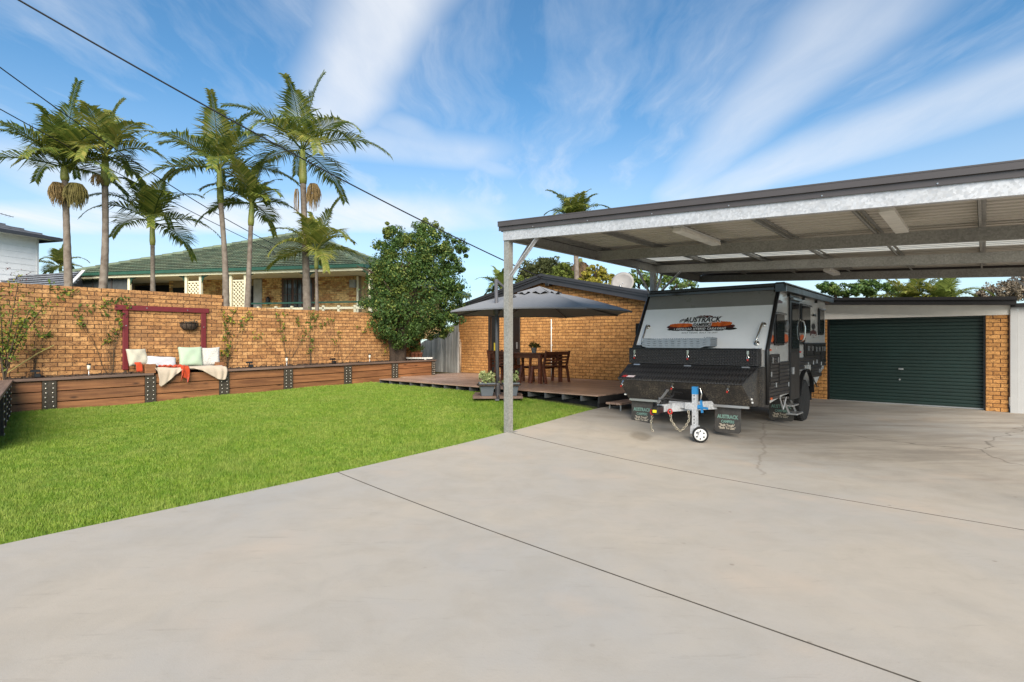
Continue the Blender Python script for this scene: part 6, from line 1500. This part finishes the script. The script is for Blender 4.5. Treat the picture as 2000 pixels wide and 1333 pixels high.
m = MB(); m.add([(-9.5, -.75, z1 - .05), (.55, -.75, z1 - .05), (.55, 8.5, z1 - .05), (-9.5, 8.5, z1 - .05), (-3.8, 3.6, z1 + 1.45), (-6, 3.6, z1 + 1.45)], [(0, 1, 4, 5), (1, 2, 4), (2, 3, 5, 4), (3, 0, 5)]); m.build('roof', M_gtile, wh)
for k in range(9):
    t0 = k / 9; m = MB(); zz_ = z1 - .03 + 1.5 * t0; yy = -.75 + 4.35 * t0; xx = .55 - 4.35 * t0
    m.bar((-9.5 + 3.5 * t0, yy, zz_), (xx, yy, zz_), .05, .06); m.build('tile_course', M_gtile, wh)
m = MB(); m.box(-9.5, .63, -.84, -.74, z1 - .17, z1 - .02); m.box(.55, .64, -.74, 8.5, z1 - .17, z1 - .02); m.build('gutter', M_charblue, wh)
m = MB(); m.box(-9.4, .54, -.735, 0, z1 - .1, z1 - .06); m.build('soffit', M_offwhite, wh)
m = MB(); xa = -1.9; m.tube([(xa, .3, z1 + .2), (xa, .3, z1 + .95)], .018, 5); m.tube([(xa - .1, .3, z1 + .93), (xa + 1.1, .3, z1 + .80)], .012, 5)
for k in range(7): m.tube([(xa + .1 + k * .15, .1, z1 + .9 - k * .017), (xa + .1 + k * .15, .5, z1 + .9 - k * .017)], .006, 4)
m.build('antenna', M_cable, wh)
# lower tiled roof wing
wp = at(30, 560, 22.5)
lw = thing('tiled_roof_wing', 'low grey-blue tiled roof just above the brick wall, below the white house', 'roof', (wp.x, wp.y, 1.6), R(-20))
zt_ = zat(528, 24) - 1.6; zb_ = zat(561, 22) - 1.6
M_btile = pmat('blue_tile', (.20, .215, .25), .5, var=.15, piece=.2)
for r_ in range(9):
    for i in range(26):
        x = -4.2 + i * .29; t0 = r_ / 9
        if x > 2.9 - t0 * 3.4: continue
        y = t0 * 2.6; z = zb_ - .25 + (zt_ - zb_ + .35) * t0
        if ('bt') not in _bm: _bm['bt'] = MB().hexa([(-.14, 0, 0), (.14, 0, 0), (.14, .34, .09), (-.14, .34, .09), (-.14, 0, .05), (.14, 0, .05), (.14, .34, .12), (-.14, .34, .12)]).mesh('roof_tile', M_btile)
        link('roof_tile', _bm['bt'], lw, (x, y, z))
m = MB(); m.hexa([(-4.5, .0, zb_ - .4), (3, .0, zb_ - .4), (0, 2.7, zb_ - .4), (-4.5, 2.7, zb_ - .4), (-4.5, .0, zb_ - .27), (3, .0, zb_ - .27), (-.3, 2.65, zt_ + .05), (-4.5, 2.65, zt_ + .05)]); m.build('roof_base', M_char, lw)
m = MB(); m.bar((3.05, -.05, zb_ - .2), (-.25, 2.75, zt_ + .13), .12, .05); m.build('ridge_capping', M_offwhite, lw)
# ------------------------------------------------------------------ palms
def frond(parent, base, az_, el, L, droop, mat, nl=48, lw_=.34, seed=0, vee=.5):
    r = np.random.default_rng(seed); n = nl
    d = Vector((math.cos(az_) * math.cos(el), math.sin(az_) * math.cos(el), math.sin(el))); p = Vector(base); pts = [p.copy()]; dirs = [d.copy()]
    seg = 14
    for i in range(seg):
        d = d + Vector((0, 0, -droop * (i + 2) / seg * .17)); d.normalize(); p = p + d * (L / seg); pts.append(p.copy()); dirs.append(d.copy())
    m = MB(); m.tube(pts, [.022 * (1 - .85 * i / seg) for i in range(seg + 1)], 5)
    side0 = dirs[0].cross(Vector((0, 0, 1)))
    if side0.length < .1: side0 = Vector((math.sin(az_), -math.cos(az_), 0))
    side0.normalize()
    for i in range(n):
        s = .13 + .87 * i / (n - 1); k = s * seg; j = min(int(k), seg - 1); q = pts[j].lerp(pts[j + 1], k - j); dd = dirs[j]
        sd_ = side0 - dd * side0.dot(dd); sd_.normalize(); up = sd_.cross(dd)
        ll = lw_ * L * (math.sin(min(1, s * 1.15 + .22) * math.pi) ** .6 * .85 + .25) * r.uniform(.85, 1.1)
        for sg in (-1, 1):
            out = (sd_ * sg + dd * (.55 + .5 * s) + up * (vee * (1 - s) * r.uniform(.5, 1.2))).normalized()
            tip = q + out * ll + Vector((0, 0, -ll * r.uniform(.12, .5)))
            midp = q + out * ll * .55 + Vector((0, 0, -ll * .05)); wv_ = (dd - out * dd.dot(out)).normalized() * (.009 * L ** .5 + .008)
            m.cur = float(r.uniform(.02, .95)); m.add([q - wv_ * .5, q + wv_ * .5, midp + wv_, tip, midp - wv_], [(0, 1, 2, 4), (4, 2, 3)])
    m.build('frond', mat, parent)
def fruit(parent, c, r_, L, n, mat, seed=0):
    rr = random.Random(seed); m = MB()
    for k in range(n):
        t_ = rr.uniform(0, 6.28); q = r_ * rr.uniform(.3, 1); x, y = q * math.cos(t_), q * math.sin(t_)
        e = (q / r_) ** 2; l_ = L * (1 - .45 * e) * rr.uniform(.55, 1); c0 = Vector(c)
        m.tube([c0 + Vector((0, 0, .03)), c0 + Vector((x * .55, y * .55, .05 - .02 * e)), c0 + Vector((x * .95, y * .95, -.03 - .10 * e)), c0 + Vector((x * 1.05 + rr.uniform(-.02, .02), y * 1.05, -.05 - l_ * .6)), c0 + Vector((x * 1.0 + rr.uniform(-.04, .04), y, -.05 - l_))], [.005, .006, .009, .010, .004], 4, cap=False)
    m.build('fruit_cluster', mat, parent)
def palm(label, Yd, base_px, top_px, shaft_px, fr, Lpx, seed, mat=M_frond, n=13, tr_px=13, fruits=(), lean=0, grp=None, base_z=1.7, elmin=-5):
    b_ = at(base_px[0], base_px[1], Yd); b_.z = base_z; tp = at(top_px[0], top_px[1], Yd); k = Yd / F
    t_ = thing('palm_tree', label, 'palm', b_, 0, grp)
    top = tp - b_; sh = (at(shaft_px[0], shaft_px[1], Yd) - b_); tr_ = tr_px * k / 2
    m = MB(); nseg = 30; pth = []; rs = []
    pv = at(base_px[0], base_px[1], Yd) - b_; low = Vector((pv.x, 0, 0))
    for i in range(nseg + 1):
        s = i / nseg; q = low.lerp(sh, s); q = q + Vector((math.sin(s * math.pi) * lean * k, 0, 0)); pth.append(q); rs.append(tr_ * (1.35 - .5 * min(1, s * 1.4)) * (1.03 if i % 2 else .97))
    m.tube(pth, rs, 12); m.build('trunk', M_trunk, t_, True)
    m = MB(); m.tube([sh - Vector((0, 0, .02)), sh.lerp(top, .15), sh.lerp(top, .6), top], [tr_ * 1.0, tr_ * 1.18, tr_ * 1.0, tr_ * .7], 12); m.build('crownshaft', M_shaft, t_, True)
    rr = random.Random(seed)
    if fr is None:
        fr = [(i * 2.399 + rr.uniform(-.3, .3), 79 - (79 - elmin) * (i / (n - 1)) ** .95 + rr.uniform(-6, 6), rr.uniform(.8, 1.05)) for i in range(n)]
    for i, (az_, el, ls) in enumerate(fr):
        L = Lpx * k * ls * 1.25; frond(t_, top - Vector((0, 0, .03)), az_, R(el), L, rr.uniform(.75, 1.35) if el > 25 else rr.uniform(.6, .95), (M_frondy if rr.random() < .22 else mat), seed=seed * 50 + i)
    for i, (fx_, fy_, rp_, lp_, mt, nn) in enumerate(fruits):
        c_ = at(fx_, fy_, Yd - .25) - b_; fruit(t_, c_, rp_ * k, lp_ * k, nn, mt, seed + i)
    return t_
PI = math.pi
palm('tall palm with broad drooping dark crown and two hanging fruit clusters', 15.2, (137, 556), (125, 325), (127, 352), None, 135, 1, n=14, fruits=((112, 360, 15, 46, M_fruit, 150), (148, 362, 20, 50, M_fruitg, 170)), elmin=4)
palm('leaning palm with yellow-green upright fronds left of the short thin palm', 15.6, (192, 563), (206, 302), (205, 362), None, 118, 2, n=13, mat=M_frondy, lean=6, fruits=((188, 345, 12, 20, M_fruit, 40),), elmin=0)
palm('shorter thin palm with low spreading crown above the green roof edge', 17.0, (299, 573), (297, 432), (298, 478), None, 105, 3, n=12, tr_px=9, elmin=2)
palm('palm with smooth green crownshaft leaning left by the white lattice', 16.5, (441, 602), (428, 330), (431, 396), None, 128, 4, n=13, tr_px=11, lean=4, elmin=0)
palm('palm with dense short crown between the lattice and the verandah window', 17.0, (481, 602), (492, 396), (490, 440), None, 92, 5, n=13, tr_px=10, elmin=-5)
palm('tallest palm with sparse arched fronds and one side fruit cluster', 17.2, (602, 610), (591, 293), (592, 358), None, 140, 6, n=12, tr_px=13,
     fruits=((612, 362, 13, 52, M_fruit, 120), (580, 372, 7, 50, M_fruit, 14)), elmin=2)
palm('young low palm with bright crown beside the tallest palm', 16.6, (620, 610), (618, 488), (618, 525), None, 98, 7, n=11, tr_px=7, mat=M_frondy, elmin=0)
palm('small bushy palm between the white house and the green roof', 30.0, (112, 560), (118, 520), (118, 530), None, 48, 8, n=11, tr_px=5, mat=M_frondy, elmin=0)
palm('palm whose crown rises above the carport fascia', 27.0, (1130, 600), (1122, 428), (1124, 440), None, 66, 9, n=22, tr_px=11, base_z=.0, elmin=5)
palm('pale small palm behind the shed gable beside the umbrella pole', 24.0, (985, 640), (978, 562), (979, 575), None, 46, 10, n=11, tr_px=6, base_z=.0, mat=M_leafl, elmin=5)
palm('yellowing bushy palm behind the garage roof', 21.0, (1775, 620), (1778, 598), (1777, 606), None, 74, 11, n=17, tr_px=8, base_z=0, mat=M_frondy, elmin=5)
palm('bright green bushy palm behind the garage roof', 20.0, (1850, 620), (1842, 596), (1846, 606), None, 74, 12, n=17, tr_px=8, base_z=0, mat=M_leafl, elmin=5)
palm('palm with hanging dead brown fronds behind the shed', 29.0, (1133, 600), (1134, 505), (1133, 520), [(i * .7, -55 - (i % 3) * 8, .9) for i in range(9)], 45, 13, base_z=0, tr_px=9, mat=pmat('dead_frond', (.24, .15, .08), .8, var=.3))
# ------------------------------------------------------------------ trees behind shed and garage
def bgtree(label, Yd, base_x, blobs_px, n, size, mat, seed, dx=0, dens=18):
    t_ = thing('garden_tree', label, 'tree', (uu(base_x) * Yd, Yd, 0), 0, None); k = Yd / F; bl = []; m = MB(); b_ = Vector((uu(base_x) * Yd, Yd, 0)); rr = random.Random(seed)
    zt_ = max(zat(y, Yd) for (x, y, r1, r2) in blobs_px); m.tube([(0, 0, 0), (.1, 0, zt_ * .5)], [.2, .14], 8)
    for (x, y, rx, ry) in blobs_px:
        c_ = at(x, y, Yd) - b_; bl.append((tuple(c_), (rx * k, rx * k, ry * k), max(10, int(2.2 * dens * rx * ry / 500)))); m.tube([(.1, 0, zt_ * .45), Vector((c_.x * .6, 0, c_.z * .8)), c_ + Vector((0, 0, ry * k * .6))], [.11, .07, .02], 6)
        for j in range(4): m.tube([c_ * .9, c_ + Vector((rr.uniform(-1, 1) * rx * k, rr.uniform(-.5, .5), rr.uniform(.1, .9) * ry * k))], [.03, .01], 5)
    m.build('trunk', M_bark, t_); leafcloud(t_, bl, n, size, mat, seed=seed)
bgtree('grey-green spreading gum tree behind the shed roof', 31, 1065, [(1060, 528, 42, 26), (1085, 540, 40, 25), (1035, 545, 28, 22), (1100, 555, 50, 30), (1070, 515, 22, 12)], 11000, .16, M_leafg, 20)
bgtree('soft light green bush behind the shed gable', 24, 1032, [(1030, 556, 26, 18), (1015, 572, 20, 14), (1045, 560, 18, 14)], 6000, .09, M_leafl, 21)
bgtree('feathery light green tree behind the shed between gum and yellow tree', 28, 1100, [(1095, 535, 26, 20), (1085, 548, 24, 18), (1110, 545, 18, 16)], 6000, .11, M_leafl, 26)
bgtree('yellow-leaved tree behind the shed roof', 23, 1165, [(1162, 542, 26, 22), (1185, 552, 24, 16), (1148, 555, 22, 14), (1166, 528, 12, 10)], 8000, .10, M_leafy, 22)
bgtree('open branched tree behind the satellite dish', 30, 1260, [(1245, 545, 30, 16), (1285, 545, 40, 16), (1330, 552, 40, 12), (1225, 560, 20, 12)], 3600, .15, M_leaf, 23, dens=9)
bgtree('leafy green tree behind the caravan and garage roof', 24, 1670, [(1650, 566, 36, 14), (1700, 562, 34, 16), (1620, 560, 26, 10), (1740, 570, 20, 10)], 5000, .13, M_leaf, 24, dens=16)
bgtree('reddish grey gum tree behind the white wall', 24, 1965, [(1950, 572, 34, 22), (1985, 565, 30, 24), (1915, 582, 20, 12), (2030, 560, 40, 30)], 7000, .11, pmat('gum_red', (.24, .19, .13), .7, var=.3, vs_=8), 25)
m = MB()
# ------------------------------------------------------------------ overhead cables
def cable(label, p0, p1, sag, r_=.014, ext=.25):
    p0, p1 = Vector(p0), Vector(p1); d_ = p1 - p0; p0 = p0 - d_ * ext; d_ = p1 - p0; m = MB()
    m.tube([p0 + d_ * (i / 40) - Vector((0, 0, 4 * sag * (i / 40) * (1 - i / 40))) for i in range(41)], r_, 5)
    tag(m.build('overhead_cable', M_cable), label, 'cable')
cable('thick overhead service cable running down to the shed gable', at(45, -12, 9.0), Vector((*gl(pk, SB - .1), 3.36)), .26, .016, .2)
cable('overhead cable passing the two left palms down to the green roof', at(0, 118, 11.5), at(612, 512, 23.5), .45, .013, .1)
cable('lower overhead cable crossing the left palm crown to the green roof', at(0, 210, 12.5), at(535, 492, 24.2), .12, .012, .1)
